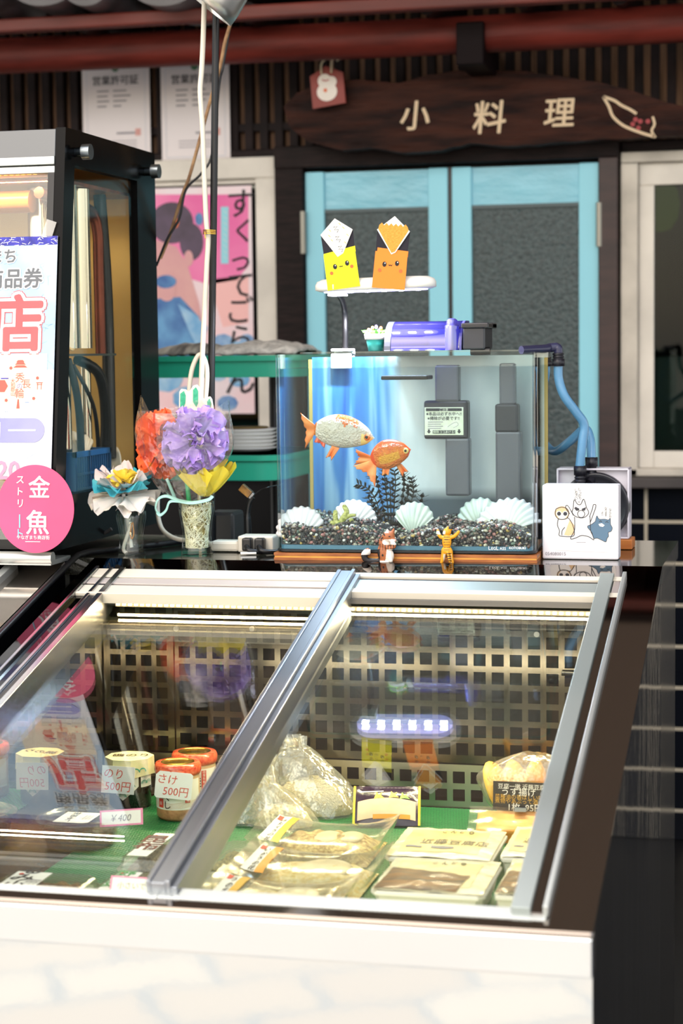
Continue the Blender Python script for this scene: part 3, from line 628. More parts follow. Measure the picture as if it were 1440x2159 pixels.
def bandsheet(u0, u1, v0, v1, m, l=0.):
    return b.sheet(lambda s, t: fw(u0+(u1-u0)*s, v0+(v1-v0)*t, l), 12, 1, m)
V = [fw(-.026+.052*i/10, .064, .0008) for i in range(11)]+[fw(-.026+.052*i/10, .016+abs(i-5)/5*.022, .0008) for i in range(11)]
b.add(V, [(i, i+1, 12+i, 11+i) for i in range(10)], LBL)
for u, v in ((0, .022), (-.007, .030), (.007, .030), (-.014, .038), (.014, .038)): arcs(b, lambda a, q, w_=0.: fw(a, q, .001+w_), u, v, .0065, TEAL)
bandsheet(.030, .056, .036, .066, LBL, .0008)
for u, v in ((.036, .042), (.046, .042), (.036, .054), (.046, .054)): arcs(b, lambda a, q, w_=0.: fw(a, q, .001+w_), u, v, .006, TEAL)
b.build('paper_strap', j)
fr = frame((c[0]-.004, c[1]-.045, c[2]+.052), (1, 0, -.03), (0, .12, 1)); b = MB().fbox(fr, -.028, .028, -.022, .022, -.0008, 0, LBL)
RPEN = mat('red_pen', 'e05a48', .6); b.text(fr, 'のり', .018, RPEN, -.008, .010, rot=-.06, slant=.1); b.text(fr, '500円', .018, RPEN, .0, -.010, slant=.1); b.build('price_label', j, label='white slip with red handwriting')
# salmon flake jars
REDL = mat('red_patterned_lid', 'd23a22', .22, c2='ee7a50', vscale=160, coat=.5); JG = mat('flake_jar', 'e6c8a0', .15, coat=.6, c2='d9b488', vscale=90); LAY = mat('flake_layer', 'a87450', .4, c2='c99468', vscale=160)
def salmon(c, front):
    j = thing('salmon_jar', 'red lidded jar of salmon flakes with a handwritten 500 yen tag' if front else 'red lidded jar of salmon flakes standing behind the tagged one', 'jar', c, 'salmon flake jars')
    r = .0345
    MB().lathe([(0, 0), (.030, 0), (r, .005), (r, .018)], c, LAY, 36).lathe([(r, .018), (r, .068), (.033, .074)], c, JG, 36).build('glass_body', j)
    b = MB().lathe([(.031, .070), (.0365, .072), (.0375, .077), (.0375, .084), (.035, .089), (.027, .0895)], c, REDL, 40)
    b.lathe([(.027, .0895), (.026, .088), (.018, .0882), (.0175, .0886), (.008, .0884), (0, .0884)], c, GOLD, 40); b.build('lid', j)
    fw = wrap(c, r+.0006); b = MB().sheet(lambda s, t: fw(-.052+.104*s, .019+.047*t), 28, 1, LBL)
    f2 = lambda a, q, w_=0.: fw(a, q, .0006+w_)
    b.text(f2, 'ほぐし', .014, INK, -.006, .040, bold=.02, vert=.92); b.text(f2, '鮭', .019, INK, .012, .046, bold=.02); b.rect(f2, .022, .030, .030, .064, RED); b.text(lambda a, q, w_=0.: fw(a, q, .001+w_), '国産秋鮭使用', .0055, LBL, .026, .048, vert=True)
    b.rect(f2, -.024, -.014, .022, .036, RED); b.text(lambda a, q, w_=0.: fw(a, q, .001+w_), '造', .006, LBL, -.019, .029)
    for k in range(3): b.disc(f2, -.022, .058-k*.007, .0016, mat('pink_print', 'd89088'), n=8)
    for k in range(5): b.stroke(f2, [(-.05, .024+k*.002), (0, .021+k*.002), (.05, .026+k*.002)], .0005, mat('tan_print', 'c9a070'))
    b.build('wrap_label', j)
    if front:
        fr = frame((c[0]+.006, c[1]-.040, c[2]+.060), (1, .05, -.07), (0, .14, 1)); b = MB()
        b.prism(fr, [(-.030, -.018), (-.027, -.021), (.027, -.021), (.030, -.018), (.030, .018), (.026, .021), (-.024, .021), (-.030, .015)], -.0008, 0, LBL)
        b.text(fr, 'さけ', .017, RPEN, -.010, .009, rot=-.05, slant=.1); b.text(fr, '500円', .017, RPEN, .004, -.009, slant=.1); b.build('price_label', j, label='white slip with red handwriting')
    return j
p = at(377, 1722, Z=ZM); salmon((p.x, p.y, ZM), True)
p = at(412, 1697, Z=ZM); salmon((p.x, p.y, ZM), False)

# ------------------------------------------------------------------ tubs and packs
PCL = clear('clear_plastic', 'f6f4ec', .06, .18, op=.05); PCL2 = clear('shrink_film', 'fbf8ee', .07, .16, op=.07, bump=.08, bscale=40)
def foodmat(n, a, c, s=220, r=.35, bump=.8): return mat(n, a, r, c2=c, vscale=s, bump=bump, bscale=s*.8)
KOM = foodmat('kelp_strips', '14180f', '3a4026', 120, .5)
p = at(168, 1722, Z=ZF+.044); c = (max(p.x, -1.137+.0665), p.y, ZF+.001)
t = thing('round_tub', 'round clear tub of dark shredded kelp beside the mirror wall', 'tub', c)
MB().lathe([(0, .001), (.050, .001), (.054, .006), (.059, .038), (.059, .040), (.0655, .041), (.0655, .0435), (.060, .045), (.056, .047), (.0545, .044), (.03, .043), (0, .043)], c, PCL, 44).build('container', t)
MB().lathe([(0, .003), (.049, .003), (.055, .026), (.050, .031), (.03, .033), (0, .034)], c, KOM, 36, rf=lambda a, z: 1+.03*math.sin(a*7+z*300)).build('kelp', t)
fr = frame((c[0]+.002, c[1]-.012, c[2]+.0452), (1, .0, 0), (0, 1, 0)); b = MB().fbox(fr, -.027, .027, -.034, .028, 0, .0006, LBL)
b.text(fr, 'しそ昆布', .0135, INK, -.008, -.003, .001, .01, rot=PI, vert=-1.1); 
for k in range(3): b.text(fr, '北海道産使用', .0042, GRY, .012+k*.005, -.002, .001, rot=PI, vert=-1.1)
b.build('lid_label', t)
p = at(252, 1712, Z=ZM+.055); fr = frame((p.x+.010, p.y-.02, ZM+.052), (1, 0, .11), (0, .3, 1)); b = MB()
PNK = mat('pink_card_edge', 'ee8fb4', .6); b.fbox(fr, -.034, .034, -.012, .012, -.0008, 0, PNK); b.rect(fr, -.031, .031, -.0095, .0095, LBL); b.text(fr, '￥400', .014, GRY, 0, 0, .0008, slant=.25)
o = b.build('price_tag'); tag(o, 'pink edged price tag reading 400 yen leaning over the round tub', 'price tag')
def clampack(name, x0, x1, yf, yb, h, food, label, lid_txt=None, tcol=None, bow=0., fh=.6):
    a, d = at(x0, yf, Z=ZM+h), at(x1, yf, Z=ZM+h); e = at((x0+x1)/2, yb, Z=ZM+h); X0, X1, Y0, Y1 = a.x, d.x, a.y, e.y
    t = thing(name, label, 'food pack', ((X0+X1)/2, (Y0+Y1)/2, ZM)); cx, cyy = (X0+X1)/2, (Y0+Y1)/2; hw, hd = (X1-X0)/2, (Y1-Y0)/2
    b = MB(); R2 = lambda sx, z: [(cx+hw*sx*u, cyy+hd*sx*v, z) for u, v in ((-1, -.8), (-.8, -1), (.8, -1), (1, -.8), (1, .8), (.8, 1), (-.8, 1), (-1, .8))]
    rings = [R2(.84, ZM+.0006), R2(.92, ZM+h*.45), R2(1.0, ZM+h*.46), R2(1.0, ZM+h*.5), R2(.92, ZM+h*.52), R2(.86, ZM+h*.94), R2(.80, ZM+h)]
    for i in range(6): b.add(rings[i]+rings[i+1], [(k, (k+1) % 8, 8+(k+1) % 8, 8+k) for k in range(8)], PCL)
    b.add(rings[0], [tuple(range(7, -1, -1))], PCL); b.add(rings[6], [tuple(range(8))], PCL); b.build('container', t)
    sd = X0*31; b = MB().sheet(lambda u, v: (cx+hw*.84*(2*u-1), cyy+hd*.84*(2*v-1), ZM+.002+h*fh*(1-abs(2*u-1)**5)*(1-abs(2*v-1)**5)*(1+.35*nz(u*9, v*9, sd))), 30, 24, food); b.build('filling', t)
    if lid_txt:
        fr = frame((cx-hw*.35, cyy, ZM+h+.0006), (1, .0, 0), (.0, 1, 0)); b = MB(); b.fbox(fr, -hw*.34, hw*.34, -hd*.74, hd*.74, 0, .0005, LBL)
        b.text(fr, lid_txt[0], hd*.5, tcol or INK, -hw*.08, hd*.1, .001, .03, vert=.95 if len(lid_txt[0]) > 1 else False)
        for k in range(3): b.text(fr, lid_txt[1], hd*.11, GRY, hw*.1+k*hw*.09, -hd*.05, .001, vert=1.1)
        b.disc(fr, -hw*.2, hd*.55, hw*.05, RED, .0012, 10); b.build('label', t)
    return t
DRK = foodmat('konbu_shreds', '241a10', '7a6440', 240, .6); GRF = foodmat('greens', '4a5024', 'a8a05a', 200, .6); KUR = foodmat('walnut_fish', '5c3a1e', 'b08448', 230, .6)
BRND = mat('dark_red_ink', '6e2c28', .7)
clampack('food_pack', 236, 372, 1812, 1748, .034, DRK, 'clear pack of dark shredded kelp with a white label, in front of the salmon jars', ('昆布', '昆布ちりめん'), BRND, fh=.72)
clampack('food_pack', 398, 502, 1838, 1762, .034, GRF, 'clear pack of brown green kelp half hidden behind the sloping steel bar', fh=.72)
clampack('food_pack', 176, 332, 1880, 1832, .030, GRF, 'clear pack of chopped greens with green lettering at the front left', ('野沢菜', '刻み野沢菜'), mat('green_ink', '3f9a48', .7), fh=.75)
clampack('food_pack', -75, 165, 1890, 1830, .030, KUR, 'clear pack of brown walnut small fish in the front left corner', ('くるみ小女子', '国産くるみ'), INK, fh=.75)
b = MB(); fr = frame(at(285, 1868, Z=ZM+.04), (1, 0, 0), (0, .5, 1)); b.fbox(fr, -.035, .035, -.012, .012, -.0008, 0, PNK); b.rect(fr, -.032, .032, -.0095, .0095, LBL)
b.text(fr, '小さいです', .010, GRY, 0, 0, .0008); tag(b.build('price_tag'), 'pink edged tag lying at the front rail on the pack of greens', 'price tag')

# ------------------------------------------------------------------ bags of small fish
BAGF = clear('bag_film', 'fbf7ea', .14, .14, op=.16, bump=.9, bscale=28); 
SHI = mat('whitebait', 'd8cfa6', .4, c2='f0e8c8', vscale=300, bump=1.0, bscale=260, stretch=(1, 2.5, 1)); SHIT = mat('whitebait_grey', '8fb0a4', .4, c2='e0ddc4', vscale=260, bump=1.0, bscale=240, stretch=(1, 2.5, 1))
def fishbag(c, rx, ry, h, knot, food, label, sd):
    t = thing('fish_bag', label, 'bag', c); K = Vector(knot)
    def fn(u, v, s=1., hh=1.):
        a = 2*PI*u; z = v
        r = s*(1-z**1.7)**.75*(1+.05*math.sin(a*5+sd)+.10*nz(3*math.cos(a), 3*math.sin(a)+z*3, sd)) if z < .82 else s*(.28+.10*math.sin(a*6+sd))*(.6+2.4*(z-.82) if z > .86 else 1)
        cx = c[0]+(K.x-c[0])*z**1.5; cyy = c[1]+(K.y-c[1])*z**1.5
        return Vector((cx+rx*r*math.cos(a)*(1+.25*(1-z)), cyy+ry*r*math.sin(a), c[2]+.001+(K.z-c[2])*z*hh))
    b = MB().sheet(lambda u, v: fn(u, v), 46, 26, BAGF); b.build('film', t)
    def core(u, v):
        a = 2*PI*u; q = .9*math.sqrt(max(0., 1-v*v))*(1+.12*nz(4*math.cos(a), 4*math.sin(a), sd+v*3)); 
        return (c[0]+rx*1.12*q*math.cos(a), c[1]+ry*.92*q*math.sin(a), c[2]+.003+h*v*(1+.25*nz(5*math.cos(a)*v, 5*math.sin(a)*v, sd)))
    MB().sheet(core, 40, 14, food).build('whitebait', t)
    b = MB().tube([K+Vector((-.008, 0, -.012)), K+Vector((.008, 0, -.010))], .007, BAGF, 10); b.build('knot', t)
    return t
p = at(645, 1715, Z=ZM); fishbag((p.x+.008, p.y+.006, ZM), .068, .046, .052, (p.x-.030, p.y+.03, ZM+.118), SHI, 'tied clear bag of dried whitebait against the perforated plate', 1.)
p = at(520, 1730, Z=ZM); fishbag((p.x, p.y+.0, ZM), .050, .040, .060, (p.x+.03, p.y+.02, ZM+.10), SHIT, 'clear bag of pale grey whitebait just right of the sloping bar', 3.)
p = at(598, 1742, Z=ZM); fishbag((p.x, p.y-.002, ZM), .046, .030, .032, (p.x-.035, p.y+.01, ZM+.075), mat('pale_whitebait', 'e2d8b8', .4, c2='f2ead2', vscale=200, bump=.5, bscale=160), 'small slack bag of white fish in front of the two whitebait bags', 6.)

# purple pouch
p0, p1 = at(735, 1752, Z=ZM), at(893, 1738, Z=ZM); cx = (p0+p1)/2; wd = (p1.x-p0.x)
fr = frame((cx.x, cx.y, ZM+.001), (1, (p1.y-p0.y)/wd*.3, 0), (0, .75, .66)); t = thing('foil_pouch', 'dark purple foil pouch with yellow edges lying against the green mat', 'pouch', (cx.x, cx.y, ZM))
PUR = mat('purple_foil', '2c1a36', .16, coat=.6, bump=.25, bscale=30); YEL = mat('yellow_edge', 'e8c832', .4); TAN = mat('pouch_photo', 'd8b898', .35, c2='e6cbb0', vscale=30)
hh = .074; puff = lambda u, v: .010*math.sin(PI*u)**.6*math.sin(PI*min(1, v*1.05))**.6 if 0 < v < .95 else 0
b = MB(); b.sheet(lambda u, v: fr(wd*(u-.5), hh*v, .003+puff(u, v)), 20, 16, PUR); b.sheet(lambda u, v: fr(wd*(.5-u), hh*v, .002-.3*puff(1-u, v)), 12, 10, PUR)
b.build('foil', t)
b = MB(); g = lambda u, v, w_=0.: fr(u, v, .0036+puff(u/wd+.5, v/hh)+w_)
for u0, u1 in ((-.5, -.465), (.465, .5)): b.sheet(lambda s, q: g(wd*(u0+(u1-u0)*s), hh*q), 1, 12, YEL)
b.sheet(lambda s, q: g(wd*(-.43+.86*s), hh*(.10+.46*q+.06*math.sin(s*PI))), 20, 8, TAN)
b.sheet(lambda s, q: g(wd*(-.2+.55*s), hh*(.12+.10*q), .0004), 12, 3, mat('pouch_orange', 'e0962a', .4))
for k, (u, v) in enumerate(((-.12, .66), (.1, .68), (.26, .66))): b.add([g(wd*u+x*.9, hh*v+y, .0005) for x, y in ((-.008, -.005), (0, -.003), (.010, -.004), (.004, .002), (.006, .008), (0, .004), (-.004, .010))], [tuple(range(7))], mat('pouch_leaf', '6aa82a', .4) if k == 2 else YEL)
b.rect(g, -wd*.38, -wd*.05, hh*.80, hh*.83, LBL); b.text(g, '－－－－－－－－－－', .006, LBL, wd*.1, hh*.93, .0006); b.build('print', t)

# ------------------------------------------------------------------ skin packed trays
OKA = foodmat('bean_curd_mix', 'e6c878', 'f8eec4', 130, .6, .5); SQ = mat('squid_fillet', 'f3e4c0', .35, c2='faf2dc', vscale=18, bump=.1); FLK = foodmat('dark_flakes', '9a7a40', 'ecd89c', 150, .6, .5)
ORG = mat('orange_label', 'ee9a24', .5); ORG2 = mat('gold_label', 'e8b21e', .5)
def skintray(x0, x1, yf, yb, h, lab, txt, lcol, fill, topc, sd):
    a, d = at(x0, yf, Z=ZM+h*.6), at(x1, yf, Z=ZM+h*.6); e = at((x0+x1)/2, yb, Z=ZM+h*.6); hw, hd = (d.x-a.x)/2, (e.y-a.y)/2; cx, cyy = (a.x+d.x)/2, (a.y+e.y)/2
    t = thing('skin_tray', lab, 'food pack', (cx, cyy, ZM))
    zc = lambda u: h*(.42+.58*abs(u)**2.6)
    def top(s, q):
        u, v = 2*s-1, 2*q-1; taper = 1-.16*abs(u)**3*(1 if v < 0 else .6); dome = .30*h*max(0, 1-abs(u*1.25)**4)*max(0, 1-abs(v*1.15)**4)
        return (cx+hw*u, cyy+hd*v*taper, ZM+.001+zc(u)*(.92+.08*v)+dome+.0012*nz(u*6, v*5, sd))
    b = MB().sheet(top, 40, 16, PCL2)
    def bot(s, q):
        u, v = 2*s-1, 2*q-1; k = max(0, 1-abs(u)**6)*max(0, 1-abs(v)**6); T = top(s, q); return (T[0], T[1], T[2]-.0008-(T[2]-ZM-.0015)*k*.95)
    b.sheet(lambda s, q: bot(1-s, q), 40, 16, PCL); b.build('tray', t)
    b = MB().sheet(lambda s, q: (cx+hw*.80*(2*s-1), cyy+hd*.74*(2*q-1), ZM+.002+h*.48*(1-abs(2*s-1)**4)*(1-abs(2*q-1)**4)*(1+.3*nz(s*8, q*6, sd))), 36, 18, fill); b.build('filling', t)
    b = MB()
    for k, (u, v, ru, rv) in enumerate(topc): b.sphere((cx+hw*u, cyy+hd*v, ZM+h*.46), (hw*ru, hd*rv, h*.14), SQ, 18, 8)
    b.build('fillet', t)
    fl = lambda u, v, w_=0.: Vector(top((u+1)/2, (v+1)/2))+Vector((0, 0, .0012+w_))
    b = MB(); b.sheet(lambda s, q: fl(-.86+.20*s, -.7+1.4*q), 6, 10, LBL); b.sheet(lambda s, q: fl(-.66+.13*s, -.7+1.4*q), 4, 10, lcol)
    P2 = lambda u, v, w_=0.: fl(-.55+u, v, w_)
    for i, ch in enumerate(txt): b.text(lambda u, v, w_=0.: fl(-.72+u*.42, .42-i*(1.25/max(4, len(txt)))+v*(4.4/max(4, len(txt))), .0006+w_), ch, .26, INK, 0, 0, 0, .02)
    b.sheet(lambda s, q: fl(-.84+.07*s, .46+.2*q, .0006), 2, 2, RED); b.build('label', t)
    return t
skintray(508, 806, 1788, 1724, .046, 'clear skin packed tray of bean curd and scallop, rear of the three trays', 'ほたてうの花', ORG2, FLK, ((.02, .1, .20, .34), (.36, .16, .20, .30)), 1.)
skintray(470, 792, 1852, 1786, .046, 'clear skin packed tray with a large white squid fillet, middle of the three trays', 'いかうの花', ORG, OKA, ((.16, .1, .38, .50),), 4.)
skintray(398, 722, 1915, 1848, .040, 'clear skin packed tray at the front rail, nearest of the three trays', 'うの花', ORG2, OKA, ((.2, .3, .3, .4),), 8.)

# ------------------------------------------------------------------ tofu packs, foam trays
FOAM = mat('white_foam', 'e9e6dc', .55); TOP = mat('tofu_film', 'e6d8ac', .34, c2='efe6c8', vscale=12, coat=.2, bump=.35, bscale=45); BRF = mat('brown_gold_film', '221206', .42, spec=.15, c2='9a6216', vscale=34, stretch=(.4, 3, 1), coat=.1)
def tofu(x0, x1, yf, yb, zb, h, brown, lab, body=FOAM, half=False):
    a, d = at(x0, yf, Z=zb+h), at(x1, yf, Z=zb+h); e = at((x0+x1)/2, yb, Z=zb+h); d.x = min(d.x, -.3075); hw, hd = (d.x-a.x)/2, (e.y-a.y)/2; cx, cyy = (a.x+d.x)/2, (a.y+e.y)/2
    t = thing('tofu_pack', lab, 'food pack', (cx, cyy, zb), 'packs of fried tofu'); b = MB()
    Q = lambda s, z: [(cx+hw*s*u, cyy+hd*s*v, z) for u, v in ((-1, -.86), (-.9, -1), (.9, -1), (1, -.86), (1, .86), (.9, 1), (-.9, 1), (-1, .86))]
    rs = [Q(.88, zb+.0006), Q(.95, zb+h*.8), Q(1., zb+h*.82), Q(1., zb+h*.92), Q(.95, zb+h)]
    for i in range(4): b.add(rs[i]+rs[i+1], [(k, (k+1) % 8, 8+(k+1) % 8, 8+k) for k in range(8)], body)
    b.add(rs[0], [tuple(range(7, -1, -1))], body); b.build('tray', t)
    wav = lambda u, v: zb+h+.0015+.003*(1-abs(u)**4)*(1-abs(v)**4)+.0016*nz(u*5+cx*20, v*6, cyy*30)
    fl = lambda u, v, w_=0.: Vector((cx+hw*u, cyy+hd*v, wav(u, v)+w_))
    b = MB().sheet(lambda s, q: fl(-.97+1.94*s, -.97+1.94*q), 24, 16, TOP)
    b.sheet(lambda s, q: fl(-.80+1.5*s, -.72+1.44*q, .0005), 20, 12, mat('tofu_print', 'dfc878', .4, c2='ead9a0', vscale=16, coat=.1))
    if brown: b.sheet(lambda s, q: fl(-.95+(1.45 if not half else 1.85)*s+.10*q, -.92+(1.15-.30*s)*q, .0010), 20, 10, BRF)
    DG = mat('grey_brown_ink', '6b6256', .6)
    if not brown:
        for i, ch in enumerate('近藤豆腐店'): b.text(lambda u, v, w_=0.: fl(-.36+i*.26+u*.75, -.10+v, .0012+w_), ch, .34, DG, 0, 0, 0, .01)
        b.sheet(lambda s, q: fl(-.22+.42*s, -.5+.12*q, .0012), 4, 1, GRY); b.sheet(lambda s, q: fl(-.7+.3*s, -.48+.08*q, .0012), 4, 1, GRY)
    for i, ch in enumerate('こんどう'[:3]+'◎'): b.text(lambda u, v, w_=0.: fl(-.16+i*.17+u*.6, .62+v, .0012+w_), ch, .2, INK, 0, 0, 0, .01)
    b.build('printed_film', t); return t
FT = {}
def foam(x0, x1, yf, yb, h, lab):
    a, d = at(x0, yf, Z=ZM+h), at(x1, yf, Z=ZM+h); e = at((x0+x1)/2, yb, Z=ZM+h); b = MB(); n = 26; wd = d.x-a.x
    pts = []
    for i in range(n): pts += [(a.x+wd*i/n, a.y), (a.x+wd*(i+.5)/n, a.y), (a.x+wd*(i+.5)/n, a.y+.002), (a.x+wd*(i+1)/n, a.y+.002)]
    pts += [(d.x, e.y), (a.x, e.y)]
    b.prism(frame((0, 0, ZM), (1, 0, 0), (0, 1, 0)), pts, .0005, h, FOAM); o = b.build('foam_tray'); tag(o, lab, 'tray', 'ribbed white foam trays')
foam(800, 1016, 1893, 1850, .022, 'ribbed white foam tray under the front left pack of fried tofu'); foam(1046, 1126, 1905, 1862, .022, 'ribbed white foam tray under the front right pack, at the side rail')
tofu(808, 1042, 1806, 1748, ZM, .034, False, 'pale printed tofu pack in the rear row, left of the two')
tofu(1052, 1205, 1808, 1746, ZM, .034, False, 'pale printed tofu pack in the rear row, right of the two under the price card')
tofu(778, 1028, 1878, 1812, ZM+.0225, .030, True, 'tofu pack with brown gold film in the front row, left of the two')
tofu(1040, 1180, 1888, 1815, ZM+.0225, .030, True, 'tofu pack with brown gold film in the front row, at the right rail', half=True)

# bag of thin fried tofu with its black card
p = at(1118, 1748, Z=ZM); c = (p.x-.012, p.y+.026, ZM); t = thing('fried_tofu_bag', 'plump clear bag of yellow fried tofu in the back right corner', 'bag', c)
OAG = mat('fried_tofu', 'e0a630', .5, c2='f2cc6a', vscale=26, bump=.3, bscale=60)
b = MB()
for k in range(4):
    fr = frame((c[0]-.036+.026*k, c[1]+.004*k, c[2]+.050), (.25, 1, 0), (-.55+.25*k, 0, 1)); b.sphere(fr(0, 0, 0), (.040, .052, .013), OAG, 18, 10, fr=fr)
b.build('tofu_slices', t)
def ob(u, v):
    a = 2*PI*u; r = math.sin(PI*min(.5, v*.62+.09))*(1-max(0, (v-.5)*2)**3*.75)*(1+.05*math.sin(7*a)+.07*nz(3*math.cos(a), 3*math.sin(a), v*4))
    return (c[0]+.082*r*math.cos(a)+.014*v, c[1]+.040*r*math.sin(a), c[2]+.001+.112*v+.006*nz(math.cos(a)*2, math.sin(a)*2, 5)*v)
MB().sheet(ob, 44, 22, BAGF).build('film', t)
a, d = at(1040, 1648, Y=c[1]-.055), at(1178, 1714, Y=c[1]-.055); cd = at(1108, 1680, Y=c[1]-.055); wd, hh = d.x-a.x, a.z-d.z
fr = frame(cd, (1, 0, 0), (0, .12, 1)); tc = thing('price_card', 'black price card for thin fried tofu reading 95 yen', 'price card', (cd.x, cd.y, ZM))
b = MB().fbox(fr, -wd/2, wd/2, -hh/2, hh/2, -.002, 0, mat('card_black', '1a1712', .45)); b.build('card', tc)
GOLDI = mat('gold_print', 'd8a83a', .5); b = MB(); b.text(fr, '豆腐一徹 近藤豆腐店', .0088, LBL, -.002, hh*.34); b.text(fr, 'うす揚げ', .0135, LBL, -.010, hh*.16, bold=.01); b.text(fr, '(2枚入)', .0075, GRY, .034, hh*.15)
b.text(fr, '菜種油の香ばしい味わい。', .0083, GOLDI, 0, -.02*hh); b.text(fr, '煮物やあぶって酒の肴に。', .0083, GOLDI, 0, -.17*hh); b.text(fr, '1枚  95円', .0135, LBL, 0, -.37*hh, bold=.02); b.build('lettering', tc)
MB().fbox(fr, -.004, .004, -hh/2-(cd.z-hh/2-ZM), -hh/2, -.002, -.0005, PCL).build('stand', tc)
b = MB(); p = at(1075, 1728, Z=ZM+.03); fr = frame((p.x, p.y, ZM+.0305), (1, .1, 0), (0, 1, .3)); b.fbox(fr, -.05, .05, -.03, .03, -.028, -.002, mat('orange_fried_tofu', 'd88a2a', .45, c2='e8a848', vscale=30)); 
t = b.build('fried_tofu_pack', bevel=.004); tag(t, 'flat pack of orange fried tofu lying below the black price card', 'food pack')
b = MB().sheet(lambda u, v: fr(-.062+.122*u, -.036+.07*v, .0015+.003*nz(u*6, v*5, 3)), 16, 10, PCL2); b.rect(fr, .006, .024, .012, .026, mat('navy_sticker', '2a3a50', .4), .006); b.build('film', t)
# ------------------------------------------------------------------ aquarium
TA = math.radians(1.5); TO = Vector((at(581, 1183, Y=3.100).x, 3.100, ZC))
TK = frame(TO, (math.cos(TA), math.sin(TA), 0), (-math.sin(TA), math.cos(TA), 0))
TW = (at(1128, 1170, Y=3.112).x-TO.x); TD = .262; TB = .0135; TH_ = at(640, 747, Y=3.103).z-ZC
BOARD = mat('board_edge', '8a4a20', .45, c2='b06a2e', vscale=26, stretch=(1, 4, 6)); BRIGHT = mat('board_core', 'e09a3e', .45, var=.15, vscale=30)
aq = thing('aquarium', 'rectangular glass fish tank with water standing on the granite counter', 'fish tank', TK(TW/2, TD/2, TB))
b = MB()
b.fbox(TK, -.002, TW+.004, -.003, TD+.004, .0002, .0045, BOARD).fbox(TK, -.001, TW+.003, -.002, TD+.003, .0045, .0078, BRIGHT).fbox(TK, -.002, TW+.004, -.003, TD+.004, .0078, .0128, BOARD)
tag(b.build('tank_board'), 'layered wooden board under the fish tank', 'board')
def outline(o, r, n=8):
    P = [(TW-o, TD-o), (o, TD-o)]
    P += [(o+r-r*math.cos(PI/2*i/n), o+r-r*math.sin(PI/2*i/n)) for i in range(n+1)]
    P += [(TW-o-r+r*math.sin(PI/2*i/n), o+r-r*math.cos(PI/2*i/n)) for i in range(n+1)]
    return P
AQG = clear('aquarium_glass', 'fbfefd', .012); EDGE = mat('glass_edge_teal', '7fb6ae', .12, trans=.0, coat=.5)
b = MB(); Oo, Ii = outline(0, .022), outline(.005, .017); n = len(Oo)
for P, sgn in ((Oo, 1), (Ii, -1)):
    V = [TK(u, v, TB+.001) for u, v in P]+[TK(u, v, TH_) for u, v in P]
    b.add(V, [((i, (i+1) % n, n+(i+1) % n, n+i) if sgn < 0 else (i, n+i, n+(i+1) % n, (i+1) % n)) for i in range(n)], AQG, True)
V = [TK(u, v, TH_) for u, v in Oo]+[TK(u, v, TH_) for u, v in Ii]; b.add(V, [(i, (i+1) % n, n+(i+1) % n, n+i) for i in range(n)], EDGE)
b.build('glass_shell', aq)
b = MB(); b.prism(frame(TK(0, 0, TB+.001), TK(1, 0, 0)-TK(0, 0, 0), TK(0, 1, 0)-TK(0, 0, 0)), outline(.0055, .016)[::-1], .004, .011, mat('tank_bottom', '3f7088', .3)); b.build('bottom_pane', aq)
b = MB(); b.prism(frame(TK(0, 0, TB+.001), TK(1, 0, 0)-TK(0, 0, 0), TK(0, 1, 0)-TK(0, 0, 0)), outline(-.0005, .022)[::-1], 0, .0035, BLACKM); b.build('base_gasket', aq)
SEAM = mat('old_silicone', 'c8a860', .5); 
for u, v in ((.007, TD-.008), (TW-.007, TD-.008)): b = MB(); b.fbox(TK, u-.003, u+.003, v-.003, v+.003, TB+.004, TH_-.01, SEAM); b.build('silicone_seam', aq)
# water: closed body with its own surface
zw = at(700, 776, Y=3.106).z-ZC
WAT = clear('water', 'f3f9fc', .0); b = MB(); P = outline(.0054, .0166)
V = [TK(u, v, TB+.012) for u, v in P]+[TK(u, v, zw) for u, v in P]; n = len(P)
b.add(V, [(i, n+i, n+(i+1) % n, (i+1) % n) for i in range(n)], WAT, True)
b.add([TK(u, v, zw) for u, v in P], [tuple(range(n))], clear('water_surface', 'd8e8f0', .06, .02, bump=.25, bscale=30)); b.build('water', aq)
